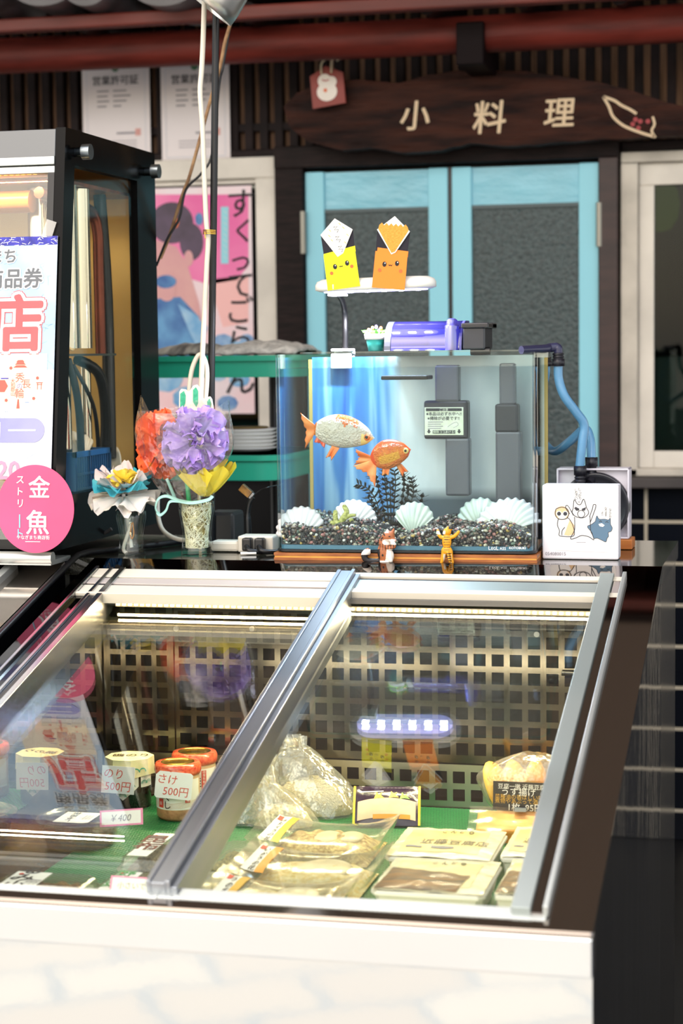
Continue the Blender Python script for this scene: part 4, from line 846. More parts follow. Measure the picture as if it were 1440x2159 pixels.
# back film: streaky blue left, pale right, darker slate low on the right
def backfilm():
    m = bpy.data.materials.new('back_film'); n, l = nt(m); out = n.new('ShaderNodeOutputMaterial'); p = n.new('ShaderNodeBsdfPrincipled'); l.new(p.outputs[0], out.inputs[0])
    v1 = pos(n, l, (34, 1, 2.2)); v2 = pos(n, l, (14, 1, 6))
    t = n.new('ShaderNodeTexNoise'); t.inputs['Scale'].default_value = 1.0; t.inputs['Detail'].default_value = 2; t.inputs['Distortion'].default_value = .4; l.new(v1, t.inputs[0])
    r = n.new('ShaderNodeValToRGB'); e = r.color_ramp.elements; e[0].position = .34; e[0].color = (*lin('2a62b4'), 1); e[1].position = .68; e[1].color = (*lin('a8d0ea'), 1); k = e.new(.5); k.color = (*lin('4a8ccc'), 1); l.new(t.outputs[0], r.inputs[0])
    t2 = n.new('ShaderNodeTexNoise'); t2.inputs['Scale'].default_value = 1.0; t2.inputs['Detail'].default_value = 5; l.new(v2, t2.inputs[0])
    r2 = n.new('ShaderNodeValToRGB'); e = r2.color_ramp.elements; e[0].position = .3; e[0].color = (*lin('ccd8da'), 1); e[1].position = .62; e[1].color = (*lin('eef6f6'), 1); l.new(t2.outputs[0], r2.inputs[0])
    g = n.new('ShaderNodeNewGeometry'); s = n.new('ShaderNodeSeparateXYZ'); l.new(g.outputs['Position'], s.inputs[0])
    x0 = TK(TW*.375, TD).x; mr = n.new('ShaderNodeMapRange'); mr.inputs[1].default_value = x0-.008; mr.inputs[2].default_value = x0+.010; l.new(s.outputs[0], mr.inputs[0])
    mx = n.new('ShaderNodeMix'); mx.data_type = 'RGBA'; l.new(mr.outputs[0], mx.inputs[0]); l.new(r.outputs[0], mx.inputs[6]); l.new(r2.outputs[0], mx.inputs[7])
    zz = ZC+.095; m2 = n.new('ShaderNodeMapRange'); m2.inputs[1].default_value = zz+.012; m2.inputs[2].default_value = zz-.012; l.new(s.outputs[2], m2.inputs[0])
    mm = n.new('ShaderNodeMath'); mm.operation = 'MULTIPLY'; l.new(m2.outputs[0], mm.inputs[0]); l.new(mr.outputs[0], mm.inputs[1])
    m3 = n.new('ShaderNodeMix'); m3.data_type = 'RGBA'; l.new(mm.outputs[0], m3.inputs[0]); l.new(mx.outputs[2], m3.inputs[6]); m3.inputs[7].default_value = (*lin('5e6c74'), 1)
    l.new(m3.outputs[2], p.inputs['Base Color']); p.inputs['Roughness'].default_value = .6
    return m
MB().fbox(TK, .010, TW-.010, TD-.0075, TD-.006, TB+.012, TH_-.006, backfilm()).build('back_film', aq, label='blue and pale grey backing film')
LTR = frame(TK(0, -.0006, 0), TK(1, 0, 0)-TK(0, 0, 0), (0, 0, 1)); b = MB(); WPR = mat('white_print', 'f2f4f4', .5)
def tkuv(px, py, v=-.0006): q = at(px, py, Y=TO.y+v+.005*0+(px-583)/545*TW*math.sin(TA)); return ((q-TO).dot(TK(1, 0, 0)-TK(0, 0, 0)), q.z-ZC)
u, v = tkuv(1050, 1155)
for i, (ch, s) in enumerate((('L', 1), ('EG', .76), ('L', 1), ('ASS', .76))): b.text(LTR, ch, .0088*s, WPR, u+(-.0140, -.0074, -.0010, .0080)[i], v-(0 if s == 1 else .0008), .0006, .01)
u, v = tkuv(1091, 1155); b.text(LTR, 'KOTOBUKI', .0058, WPR, u, v, .0006, .045, .95); b.build('glass_lettering', aq)

# gravel: nobody could count it
random.seed(4)
PEB = [mat('pebble_%s' % n, c, .4, var=.2, vscale=200, coat=.2) for n, c in (('black', '1d1c1c'), ('brown', '4e3d34'), ('grey', '77716a'), ('cream', 'c8bea4'), ('pink', 'a8736a'), ('green', '5f6f5e'), ('white', 'e2ded2'), ('yellow', 'b89a52'), ('dark', '2d2a2a'), ('taupe', '8a7a6c'))]
PW = [20, 12, 10, 9, 7, 8, 3, 3, 18, 10]
gh = lambda u, v: .024+.008*min(1, v/.10)+.006*math.sin(u*23)+.006*math.sin(u*51+1)-.006*math.exp(-((u-.24)/.03)**2)
b = MB(); b.sheet(lambda s, t: TK(.009+(TW-.018)*s, .012+(TD-.026)*t, TB+.012+gh(.42*s, TD*t)-.004), 30, 10, PEB[0])
b.sheet(lambda s, t: TK(.009+(TW-.018)*s, .0125, TB+.012+(gh(.42*s, 0)-.004)*t), 30, 1, PEB[0])
def pebble(c, r):
    ax = Vector((random.uniform(-1, 1), random.uniform(-1, 1), random.uniform(-.4, .4))); f = frame(c, ax, (random.random()-.5, .3, 1)); b.sphere(c, (r*random.uniform(.9, 1.5), r*random.uniform(.7, 1), r*random.uniform(.6, .9)), random.choices(PEB, PW)[0], 7, 5, fr=f)
for i in range(1000):
    u = random.uniform(.010, TW-.010); q = random.random(); pebble(TK(u, random.uniform(.0095, .015), TB+.012+gh(u, 0)*q), random.uniform(.0022, .0040))
for i in range(1500):
    u = random.uniform(.012, TW-.012); v = .012+random.random()**1.6*(TD-.03); pebble(TK(u, v, TB+.011+gh(u, v)), random.uniform(.0024, .0042))
tag(b.build('gravel'), 'mixed coloured pebbles covering the bottom of the fish tank', 'gravel', kind='stuff')

# fish
FW = mat('fish_white', 'd8ccb6', .3, c2='e2d8c6', vscale=90, coat=.3, bump=.8, bscale=260, det=1); FO = mat('fish_orange', 'e0640e', .28, c2='ee8420', vscale=90, coat=.4, bump=.8, bscale=260); FY = mat('fish_yellow', 'e8cc7a', .3, coat=.4); FR = mat('fish_red_orange', 'dc4a12', .3, coat=.4, var=.1)
FIN = clear('orange_fin', 'ffb070', .05, .2, 'f07a28', .72); FINW = mat('fin_orange', 'ea6a1e', .4, c2='f29a50', vscale=60, stretch=(1, 1, 1))
def goldfish(name, nose, tail, h, Y, label, white):
    N, T = at(*nose, Y=Y), at(*tail, Y=Y); ax = (N-T).normalized(); L = (N-T).length; up = Vector((0, 0, 1)); F = frame(T, ax, (0, 0, 1))
    t = thing(name, label, 'fish', (T+N)/2)
    hz = lambda s: h*(.20+.80*math.sin(PI*min(1, (s+.02))**.85)**.8)*(1 if s < .86 else max(.02, 1-((s-.86)/.14)**2*.93))
    b = MB(); nu, nv = 64, 40; V = []; Fc = []
    for i in range(nu+1):
        s = i/nu; q = hz(s)/2; cz = h*(.04*math.sin(PI*s)-.10*max(0, s-.7))
        for k in range(nv): a = 2*PI*k/nv; V.append(F(L*s, cz+q*math.sin(a), .55*q*math.cos(a)))
    groups = {}
    for i in range(nu):
        for k in range(nv):
            s, a = (i+.5)/nu, 2*PI*(k+.5)/nv; z = math.sin(a); jit = .06*nz(s*22, z*9, 1)
            if white: m = FO if (.36+jit < s < .70+jit and z > .52+.14*math.sin(s*34)+jit) or s < .035 else (FY if s > .80 and z < .1 and s < .965 else FW)
            else: m = FR if z > .72+jit*2 or s > .88+jit*.6 or s < .1 else (mat('fish_gold', 'eea426', .28, coat=.5, bump=.8, bscale=260) if (-.55 < z < .05+jit*3 and .2 < s < .72) else FO)
            groups.setdefault(m, []).append((i*nv+k, i*nv+(k+1) % nv, (i+1)*nv+(k+1) % nv, (i+1)*nv+k))
    base = len(b.v); b.v += V
    for m, fs in groups.items():
        b.mats.append(m)
        for f in fs: b.f.append(f); b.mi.append(b.mats.index(m)); b.sm.append(True)
    b.add([F(L, -h*.03, 0)]+V[-nv:], [(0, 1+(k+1) % nv, 1+k) for k in range(nv)], FR if white else FO)
    b.build('body', t)
    e = MB(); ex, ez = L*.885, -h*.02; side = -(.52*hz(.885)/2)
    fe = frame(F(ex, ez, -side*0), ax, (0, 0, 1))
    sgn = -1 if (F(0, 0, 1)-F(0, 0, 0)).y > 0 else 1
    wv = sgn*.50*hz(.885)/2
    e.sphere(F(ex, ez, wv), (h*.105, h*.105, h*.06), FO if white else FY, 16, 10, fr=frame(F(ex, ez, wv), ax, up)); e.sphere(F(ex, ez, wv+sgn*h*.025), (h*.058, h*.058, h*.042), BLACK, 14, 8, fr=frame(F(ex, ez, wv+sgn*h*.03), ax, up)); e.build('eye', t)
    if white: MB().lathe([(h*.17, 0), (h*.175, h*.01), (h*.15, h*.014)], (0, 0, 0), FY, 20, fr=frame(F(L*.775, -h*.05, wv*1.15), ax, up), arc=(PI*.5, PI*1.5)).build('gill_cover', t)
    def fin(nm, root, tip1, tip2, m=FINW, wob=.1):
        b = MB(); A0, A1 = Vector(root[0]), Vector(root[1])
        def fn(s, q):
            base_ = A0.lerp(A1, s); tip = Vector(tip1).lerp(Vector(tip2), s)
            edge = 1-.22*(1-abs(2*s-1))-.05*math.sin(s*30); p = base_.lerp(tip, q*edge); return F(p.x*L, p.y*h, (p.z+wob*.4*math.sin(s*9)*q)*h)
        b.sheet(fn, 18, 8, m); b.build(nm, t, solid=.0008)
    return t, fin
t, fin = goldfish('goldfish', (790, 922), (664, 904), .058, 3.19, 'large white goldfish with an orange saddle patch swimming right, upper left in the tank', True)
fin('tail_fin', ((.03, .07, 0), (.03, -.07, 0)), (-.26, .42, .1), (-.13, -.62, -.1)); fin('anal_fin', ((.07, -.12, 0), (.22, -.28, 0)), (.02, -.40, .04), (.20, -.52, .04), FR); fin('pelvic_fin', ((.33, -.42, .1), (.46, -.46, .1)), (.26, -.80, .15), (.36, -.84, .15))
t, fin = goldfish('goldfish', (866, 946), (784, 970), .050, 3.175, 'smaller orange goldfish swimming right below and in front of the white one', False)
fin('tail_fin', ((.05, .10, 0), (.05, -.06, 0)), (-.30, .52, .1), (-.45, .02, -.1)); fin('tail_fin', ((.06, .0, .05), (.10, -.16, .05)), (-.44, -.02, .3), (-.05, -.90, .3)); fin('anal_fin', ((.22, -.30, 0), (.38, -.42, 0)), (.14, -.62, .04), (.30, -.66, .04)); fin('pelvic_fin', ((.52, -.40, -.1), (.66, -.40, -.1)), (.60, -.85, -.15), (.76, -.72, -.15))

# shells, coral, plant
def scallop(hinge, R, ang, m, label, lean=.15, name='scallop_shell', ribs=15, half=1.12, dome=.28, Y=None, yaw=0., edge=None):
    H = hinge; ax = Vector((math.sin(ang), 0, math.cos(ang))); side = Vector((math.cos(ang), 0, -math.sin(ang)))
    rot = Matrix.Rotation(yaw, 3, 'Z'); ax, side = rot @ ax, rot @ side; nrm = side.cross(ax)
    if nrm.y > 0: nrm = -nrm
    F = lambda u, v, q: H+side*u+(ax*math.cos(lean)-nrm*math.sin(lean))*v+(nrm*math.cos(lean)+ax*math.sin(lean))*q
    b = MB(); nu, nv = ribs*6, 14
    def pt(s, t, off=0.):
        th = (2*s-1)*half; r = R*(1-.20*(abs(th)/half)**2.2)*(1+.02*math.cos(ribs*2*th))*t
        z = R*dome*(math.sin(PI*min(1, t*.93+.05)))*(1-.45*(th/half)**2)+R*.016*t*math.cos(ribs*2*th)
        return F(r*math.sin(th), r*math.cos(th)-.0, z+off)
    b.sheet(lambda s, t: pt(s, t), nu, nv, m); 
    b.fbox(lambda u, v, q: F(u, v, q), -R*.22, R*.22, -R*.02, R*.10, R*.03, R*.06, m)
    o = b.build(name, solid=.0012); return tag(o, label, 'shell')
SHW = mat('white_shell', 'eae6e6', .45, var=.04, vscale=30); SHG = mat('pale_green_shell', 'c2d2c4', .5, c2='dfe6da', vscale=22); SHA = mat('algae_white_shell', 'ece8ee', .45, c2='e2e6d8', vscale=8)
scallop(at(640, 1141, Y=3.15), .060, -.28, SHW, 'white scallop shell standing at the left front corner of the tank', .1, dome=.2)
scallop(at(742, 1120, Y=3.21), .055, .25, SHW, 'white scallop shell behind the branching coral', .1, dome=.2)
scallop(at(872, 1132, Y=3.20), .060, .02, SHG, 'pale green scallop shell standing in the middle of the gravel', .12, dome=.18, half=.8)
scallop(at(1022, 1128, Y=3.26), .066, -.35, SHG, 'greenish scallop shell half hidden behind the big white one', .2, half=.8)
scallop(at(1072, 1136, Y=3.185), .076, -.10, SHA, 'largest white ribbed shell with green algae streaks at the right end of the tank', .55, ribs=17, half=1.15, dome=.34)
COR = mat('coral', 'a8ac52', .6, c2='dcd88a', vscale=170, bump=.6, bscale=200); CORB = mat('coral_teal', '5f9a9a', .6, c2='93b48a', vscale=120)
P = lambda x, y, Y=3.165: at(x, y, Y=Y)
cc = P(718, 1136); t = thing('coral', 'yellow green branching coral ornament in front of a white shell', 'coral', cc); b = MB()
b.tube([P(716, 1138), P(717, 1112), P(722, 1095), P(731, 1080), P(726, 1068)], lambda q: .0065-.0025*q, COR, 10, sub=5); b.tube([P(717, 1110), P(708, 1098), P(707, 1080)], lambda q: .0055-.0015*q, COR, 10, sub=5); b.tube([P(714, 1108), P(700, 1102)], .0042, COR, 10, sub=4)
b.tube([P(722, 1096), P(735, 1088), P(748, 1086)], lambda q: .0045-.002*q, COR, 10, sub=4); b.tube([P(720, 1118), P(735, 1112), P(744, 1110)], .005, COR, 10, sub=4); b.tube([P(741, 1112), P(741, 1098)], .004, COR, 10, sub=3)
for x, y, r in ((726, 1068, .004), (707, 1080, .004), (700, 1102, .0042), (741, 1097, .004), (748, 1086, .0025)): b.sphere(P(x, y), r, COR, 10, 8)
b.tube([P(716, 1140), P(716, 1122)], .008, CORB, 10); b.build('branches', t)
PLN = mat('dark_plant', '23251f', .55, c2='34382c', vscale=60)
t = thing('aquarium_plant', 'dark bushy plastic water plant under the orange goldfish', 'plant', P(815, 1120, 3.25)); b = MB(); lf = MB(); random.seed(9)
stems = [[(812, 1122), (802, 1085), (790, 1050), (775, 1030), (757, 1022)], [(815, 1122), (808, 1070), (800, 1040), (795, 1015), (787, 1003)], [(820, 1122), (818, 1080), (815, 1045), (812, 1020), (811, 997)], [(826, 1122), (830, 1080), (832, 1050), (834, 1020), (832, 995)], [(832, 1122), (842, 1085), (848, 1050), (852, 1020), (850, 1004)], [(838, 1122), (856, 1090), (866, 1060), (872, 1035), (868, 1012)], [(808, 1122), (798, 1090), (788, 1070), (776, 1048)], [(845, 1122), (868, 1095), (884, 1070), (890, 1046)], [(826, 1122), (824, 1080), (823, 1045), (822, 1015)], [(842, 1120), (846, 1080), (860, 1045), (862, 1025)]]
for k, s in enumerate(stems):
    Yk = 3.235+.03*((k*7) % 5)/4; Q = catmull([P(x, y, Yk+.01*nz(k, i)) for i, (x, y) in enumerate(s)], 5); b.tube(Q, .0011, PLN, 6)
    for i in range(2, len(Q), 2):
        d = (Q[i]-Q[i-1]).normalized(); base = d.orthogonal().normalized()
        for j in range(4):
            a = PI/2*j+i*.8+k; o = (Matrix.Rotation(a, 3, d) @ base); dirn = (o*.9+d*.55).normalized(); sd = dirn.cross(d).normalized(); Lf = .012+.004*random.random()
            lf.add([Q[i], Q[i]+dirn*Lf*.45+sd*Lf*.26, Q[i]+dirn*Lf, Q[i]+dirn*Lf*.45-sd*Lf*.26], [(0, 1, 2), (0, 2, 3)], PLN)
b.build('stems', t); lf.build('leaves', t, solid=.0005)

# internal filter boxes with suction tubes
SMK = mat('smoke_plastic', '2b2d33', .35); SMK2 = mat('smoke_clear', '55585f', .3, coat=.3)
def filt(x0, x1, y0, y1, ux0, ux1, uy0, lx0, lx1, ly1, Y, lab, name='tank_filter'):
    t = thing(name, lab, 'filter', at((x0+x1)/2, ly1, Y=Y)); A = at
    def bx(nm, xa, xb, ya, yb, m, d=.03):
        a, c = A(xa, ya, Y=Y), A(xb, yb, Y=Y); return MB().box(a.x, c.x, Y, Y+d, c.z, a.z, m).build(nm, t, bevel=.004)
    t['h'] = 1; hs_ = bx('housing', x0, x1, y0, y1, SMK); del t['h']; bx('riser_tube', ux0, ux1, uy0, y0+2, SMK2, .022); bx('strainer', lx0, lx1, y1-2, ly1, SMK2, .026); return hs_
t = filt(893, 986, 845, 926, 916, 968, 770, 938, 990, 1046, 3.285, 'dark internal filter box with a white instruction label inside the tank')
fl = frame(at(936, 888, Y=3.284), (1, 0, 0), (0, 0, 1)); b = MB(); s = 3.37/4000; LB = mat('worn_label', 'd6dcbc', .5, c2='e6e8d2', vscale=60); DK = mat('label_ink', '2b3030', .6)
b.fbox(fl, -41*s, 41*s, -29*s, 29*s, -.0006, 0, LB); b.rect(fl, -38*s, 38*s, 21*s, 27*s, DK, .0004); b.text(fl, 'ご注意', 6.5*s, LB, 0, 24*s, .0008)
b.text(fl, '※本品は必ず水中へ!!', 8.4*s, DK, 0, 15.5*s, .0006, .02, .98); b.text(fl, '※掃除が必要です!!', 8.4*s, DK, -1*s, 6*s, .0006, .02)
for k in range(4): b.rect(fl, -34*s, (-2-4*(k % 2))*s, (-1-4.4*k)*s, (-2.4-4.4*k)*s, GRY, .0005)
b.stroke(fl, [(8*s, -12*s), (16*s, -6*s), (26*s, -2*s), (30*s, -8*s), (20*s, -14*s)], .0006, GRY, .0006); b.rect(fl, -24*s, 24*s, -26*s, -19*s, DK, .0005); b.text(fl, '掃除ココあける!', 6.4*s, LB, 0, -22.4*s, .0008, .02)
for x in (-32, 32): b.poly(fl, [((x-2)*s, -17*s), ((x+2)*s, -17*s), ((x+2)*s, -21*s), ((x+4.5)*s, -21*s), (x*s, -26*s), ((x-4.5)*s, -21*s), ((x-2)*s, -21*s)], DK, .0006)
b.build('instruction_label', t)
filt(1043, 1092, 852, 912, 1052, 1086, 766, 1044, 1098, 1100, 3.30, 'second dark filter housing standing at the right end inside the tank', 'tank_filter')
a, c = at(808, 792, Y=3.24), at(906, 800, Y=3.24); MB().box(a.x, c.x, 3.22, 3.27, c.z, a.z, BLACKM).build('skimmer_grate', bevel=.002); tag(bpy.data.objects['skimmer_grate'], 'thin black grate just under the water surface below the clear filter lid', 'filter grate')

# glass lid, clip lamp, folded paper characters
RT = ZC+TH_
b = MB().fbox(TK, .012, TW-.012, .150, TD-.012, TH_+.0005, TH_+.0035, clear('lid_glass', 'eaf4f0', .06)); b.build('lid', aq)
YL = 3.352; LMP = at(792, 603, Y=3.262)
lp = thing('clip_lamp', 'white clip-on light with a black gooseneck arching over the fish tank', 'lamp', at(728, 745, Y=YL))
a, c = at(698, 745, Y=YL-.012), at(742, 777, Y=YL-.012); MB().box(a.x, c.x, YL-.016, YL-.010, c.z, RT, WHITE).box(a.x, c.x, YL-.016, YL+.016, RT+.004, RT+.009, WHITE).box(a.x, c.x, YL+.011, YL+.017, c.z, RT+.006, WHITE).build('clip', lp, bevel=.002)
MB().tube([at(728, 742, Y=YL), at(728, 700, Y=YL), at(727, 660, Y=YL), at(722, 635, Y=YL-.03), at(714, 620, Y=YL-.06)], .0052, BLACKM, 12, sub=8).build('gooseneck', lp)
hx = .107; fh = frame(LMP, (1, .06, .018), (0, 1, 0)); pts = []
for sx, a0 in ((1, -PI/2), (-1, PI/2)):
    for i in range(13): a = a0+PI*i/12; pts.append((sx*(hx-.038)+.038*math.cos(a)*1.0, .038*math.sin(a)))
b = MB(); nn = len(pts); rings = [([(u*.92, v*.85) for u, v in pts], -.0075), (pts, -.0045), (pts, .004), ([(u*.97, v*.9) for u, v in pts], .010), ([(u*.88, v*.7) for u, v in pts], .014)]
V = [fh(u, v, z) for P_, z in rings for u, v in P_]
b.add(V, [(i*nn+k, i*nn+(k+1) % nn, (i+1)*nn+(k+1) % nn, (i+1)*nn+k) for i in range(4) for k in range(nn)], mat('lamp_white', 'f0efe8', .3), True); b.add(V[-nn:], [tuple(range(nn))], mat('lamp_white', 'f0efe8')); b.add(V[:nn], [tuple(range(nn-1, -1, -1))], WHITE); lh = b.build('lamp_head', lp)
b = MB(); b.prism(fh, [(u*.86, v*.7) for u, v in pts], -.0092, -.0074, mat('led_diffuser', 'f4f0ff', .4, emit='c9c0ff', es=3.5)); b.build('diffuser', lh)
b = MB()
for k in range(6): b.fbox(fh, -.075+.030*k-.004, -.075+.030*k+.004, -.004, .004, -.0102, -.0090, mat('led_violet', 'ffffff', emit='d8d0ff', es=40.))
b.build('led', lh); q = at(714, 620, Y=YL-.07); MB().box(q.x-.018, q.x+.014, q.y-.012, q.y+.014, q.z-.004, q.z+.004, WHITE).build('hinge', lp, bevel=.002)
for k in range(6): area('tank_lamp_light', fh(-.075+.030*k, 0, -.0115), fh(-.075+.030*k, .0, -1), .012, .012, 1.0, (.90, .90, 1.0))
def papergirl(name, corners, tip, body, lab, yellow):
    Yp = LMP.y-.042; q = [at(x, y, Y=Yp) for x, y in corners]; o = (q[0]+q[1])/2; fx = (q[1]-q[0]); fz = (q[3]-q[0]); F = frame(o, fx, fz); W = fx.length; H = fz.length
    t = thing(name, lab, 'paper figure', o); BD = mat('paper_yellow' if yellow else 'paper_orange', body, .75); BK = mat('paper_black', '1d1a26', .8); WP = mat('paper_pen_white', 'f4f1ea', .75)
    b = MB(); b.prism(F, [(-W/2, 0), (W/2, 0), (W/2*.98, H*.98), (-W/2*.98, H)], -.0012, 0, BD)
    if yellow: b.prism(F, [(-W*.5, H*.9), (W*.5, H*.98), (W*.5, H*1.14), (-W*.48, H*1.04)], -.0022, -.0010, BD)
    else: b.prism(F, [(-W*.44, H*.9), (W*.5, H*.9), (W*.5, H*1.06), (-W*.44, H*1.10)], -.0022, -.0010, BD)
    b.build('envelope', t)
    k = 1 if yellow else 1.0
    b = MB(); b.prism(F, [(-W*.49, H*.98), (W*.47, H*.98), (W*.5, H*1.62), (-W*.5, H*1.6)], -.0034, -.0024, BK); b.build('backing', t)
    b = MB(); T0 = H*1.98 if yellow else H*1.98; dz = [(0, T0), (W*.50, H*1.60), (W*.12, H*.98 if yellow else H*1.0), (-W*.06 if yellow else -W*.0, H*.90 if yellow else H*.94), (-W*.5, H*1.58)]
    b.prism(F, dz, -.0008, .0006, WP)
    if yellow:
        for (x, y) in ((0, 1.68), (.02, 1.40), (.06, 1.12)): b.stroke(F, [(W*(x-.07), H*(y+.06)), (W*(x+.05), H*(y+.07)), (W*(x-.06), H*(y-.02)), (W*(x+.08), H*(y-.03)), (W*(x+.02), H*(y-.10))], .0011, INK, .0010, 0)
        for (x, y) in ((-.22, 1.7), (.2, 1.72), (.3, 1.5), (-.2, 1.42), (.2, 1.3), (-.26, 1.55), (.1, 1.84)): b.stroke(F, [(W*x, H*y), (W*(x+.06), H*(y-.07))], .0010, mat('yellow_pen', 'e8b830', .7), .0010, 0)
    else:
        OC = mat('ochre_pen', 'd08a2c', .8, c2='e4a448', vscale=260, stretch=(1, 1, 3)); zig = [(-W*.46, H*1.60)]
        for i in range(13): zig.append((W*(-.44+.072*i), H*(1.72+(.06 if i % 2 else -.01))))
        zig += [(W*.46, H*1.62), (W*.10, H*1.02), (-W*.0, H*.98)]; b.poly(F, zig, OC, .0010)
    b.build('pen_drawing', t)
    b = MB(); ey = H*.66 if yellow else H*.68
    for x, tl in ((-.18, -.02), (.20, .03)):
        b.disc(F, W*x, ey+H*tl, W*.062, INK, .0005, 18, W*.078); b.disc(F, W*x+W*.015, ey+H*tl+W*.03, W*.018, WP, .0008, 10)
    b.stroke(F, [(-W*.05, ey-H*.02), (-W*.025, ey-H*.05), (0, ey-H*.025), (W*.03, ey-H*.05), (W*.055, ey-H*.015)], .0011, INK, .0005)
    OR = mat('cheek_orange', 'ee6a34', .7)
    for x, y in ((-.31, -.19), (.33, -.08 if yellow else -.17)): b.disc(F, W*x, ey+H*y, W*.055, OR, .0005, 16)
    b.build('face_drawing', t); return t
papergirl('folded_paper_figure', [(691, 613), (759, 603), (759, 534), (690, 538)], None, 'f2ea1e', 'yellow folded paper figure with a smiling face taped to the left of the lamp', True)
papergirl('folded_paper_figure', [(784, 606), (853, 612), (864, 540), (792, 529)], None, 'f6882e', 'orange folded paper figure with a smiling face taped to the right of the lamp', False)

# planter on the lid
q = at(792, 746, Y=3.30); q.z = RT+.004; pt_ = thing('planter', 'tiny turquoise flower pot with a white rim and green tuft on the tank lid', 'plant pot', q)
s = 3.36/4000; MB().lathe([(0, 0), (15*s, 0), (20*s, 24*s), (20*s, 25*s)], q, mat('turquoise_pot', '35b0a8', .4), 28).lathe([(20*s, 24*s), (22.5*s, 24*s), (23.5*s, 36*s), (21*s, 36*s), (20*s, 32*s), (0, 32*s)], q, WHITE, 28).build('pot', pt_)
b = MB(); random.seed(3); TUF = mat('green_tuft', '3faa3c', .7, c2='7cd04a', vscale=200)
for i in range(260):
    a = random.random()*2*PI; r = random.random()**.5*22*s; h = random.uniform(8, 17)*s; p = q+Vector((r*math.cos(a), r*math.sin(a), 33*s)); e = p+Vector((math.cos(a)*h*.5+random.uniform(-1, 1)*4*s, math.sin(a)*h*.5, h*.7)); b.tube([p, p.lerp(e, .5)+Vector((0, 0, 2*s)), e], lambda t: .9*s*(1-.7*t), TUF, 4, False)
b.build('tuft', pt_)
b = MB()
for dx, dz, m in ((-12, 44, 'e08a4a'), (-4, 48, 'f0b040'), (4, 50, '9a7ad8'), (14, 47, 'e8762c'), (-8, 42, 'f0d8c0'), (10, 42, 'f2f0e8')): b.sphere(q+Vector((dx*s, -10*s, dz*s)), (3.4*s, 3.4*s, 4.4*s), mat('bead_'+m, m, .5), 10, 8)
b.build('flowers', pt_)
# hang on filter with a clear lid
VIO = clear('violet_clear', '7a78d8', .08, .05, '5452b8', .10); ya = 3.27
p0 = at(818, 744, Y=ya); p1 = at(972, 744, Y=ya); hh = at(880, 680, Y=ya).z-RT
hf = thing('hang_on_filter', 'violet tinted clear filter box with a curved lid and black motor on the tank lid', 'filter', ((p0.x+p1.x)/2, ya+.04, RT+.004))
F = frame((0, ya, RT+.004), (0, 1, 0), (0, 0, 1)); fcur = [(0, 0)]+[(.004+.05-.05*math.cos(PI/2*i/10), hh*.98*math.sin(PI/2*i/10)) for i in range(11)]+[(.088, hh*.98), (.088, 0)]
MB().prism(F, fcur, p0.x+.004, p1.x-.004, VIO, True).build('clear_cover', hf)
MB().prism(F, fcur, p0.x-.008, p0.x+.003, SMK).build('end_plate', hf, bevel=.001); MB().prism(F, fcur, p1.x-.004, p1.x, mat('violet_frame', '4a4890', .3)).build('end_plate', hf, bevel=.001)
MB().box(p0.x, p1.x, ya+.012, ya+.084, RT+.0045, RT+.012, mat('inner_tray', '4c489c', .3)).build('inner_tray', hf)
q = at(950, 745, Y=ya-.006); MB().lathe([(.0125, 0), (.0125, hh*.80), (.012, hh*.82), (.0095, hh*.83), (.0095, hh*.98), (.006, hh*1.04), (0, hh*1.05)], (q.x, ya+.01, RT+.004), clear('violet_tube', '7a78c8', .14, .04, '6a68b8', .45), 24).build('flow_knob', hf)
a, c = at(975, 680, Y=ya), at(1026, 745, Y=ya); MB().box(a.x, c.x-.003, ya+.0, ya+.085, RT+.0042, a.z-.008, SMK).build('motor_box', hf, bevel=.003)
MB().box(p0.x-.006, c.x+.004, ya+.045, ya+.09, a.z-.010, a.z, mat('smoke_lid', '1d1e24', .25)).box(a.x-.002, c.x+.004, ya-.004, ya+.09, a.z-.010, a.z-.001, mat('smoke_lid', '1d1e24')).build('motor_lid', hf, bevel=.002)
q = at(1015, 738, Y=ya-.01); MB().tube([q+Vector((-.022, .02, -.002)), q+Vector((.012, .02, -.002))], .007, BLACKM, 14).build('cable_boss', hf)
# outlet pipe with elbow, two hoses
YP = 3.30; NAVY = mat('navy_pipe', '2a2b48', .3); HOSE = mat('blue_hose', '5a90b8', .25, coat=.4, var=.08, vscale=20); NUT = mat('black_nut', '17161f', .4)
op = thing('outlet_pipe', 'dark spray pipe with an elbow and ribbed nut at the right rim of the tank', 'pipe', at(1150, 742, Y=YP))
b = MB().tube([at(1099, 738, Y=YP-.06), at(1150, 735, Y=YP-.02), at(1160, 733, Y=YP)], .0072, NAVY, 16).tube([at(1155, 734, Y=YP-.004), at(1172, 732, Y=YP), at(1176, 734, Y=YP), at(1177, 738, Y=YP), at(1177, 750, Y=YP)], .0078, NAVY, 16, sub=4); b.build('spray_pipe', op)
def nutted(px, y0, y1, Y, parent, up=False):
    a, c = at(px, y0, Y=Y), at(px, y1, Y=Y); h = a.z-c.z; b = MB(); P_ = [(.0085, 0), (.0108, 0), (.0108, h*.55), (.0085, h*.56), (.0085, h*.64), (.0098, h*.66), (.0098, h*.74), (.0085, h*.76), (.0085, h*.84), (.0098, h*.86), (.0098, h*.94), (.008, h)]
    if up: P_ = [(r, h-z) for r, z in P_][::-1]
    b.lathe(P_, c, NUT, 24, rf=lambda t, z: 1+.03*math.cos(t*12)); b.build('nut', parent)
nutted(1177, 744, 772, YP, op); a, c = at(1128, 738, Y=YP-.012), at(1157, 754, Y=YP-.012); MB().box(a.x, c.x, YP-.02, YP+.01, c.z, a.z, clear('clear_bracket', 'e6ebe8', .12, .1, 'dfe4e0', .3)).build('bracket', op, bevel=.001)
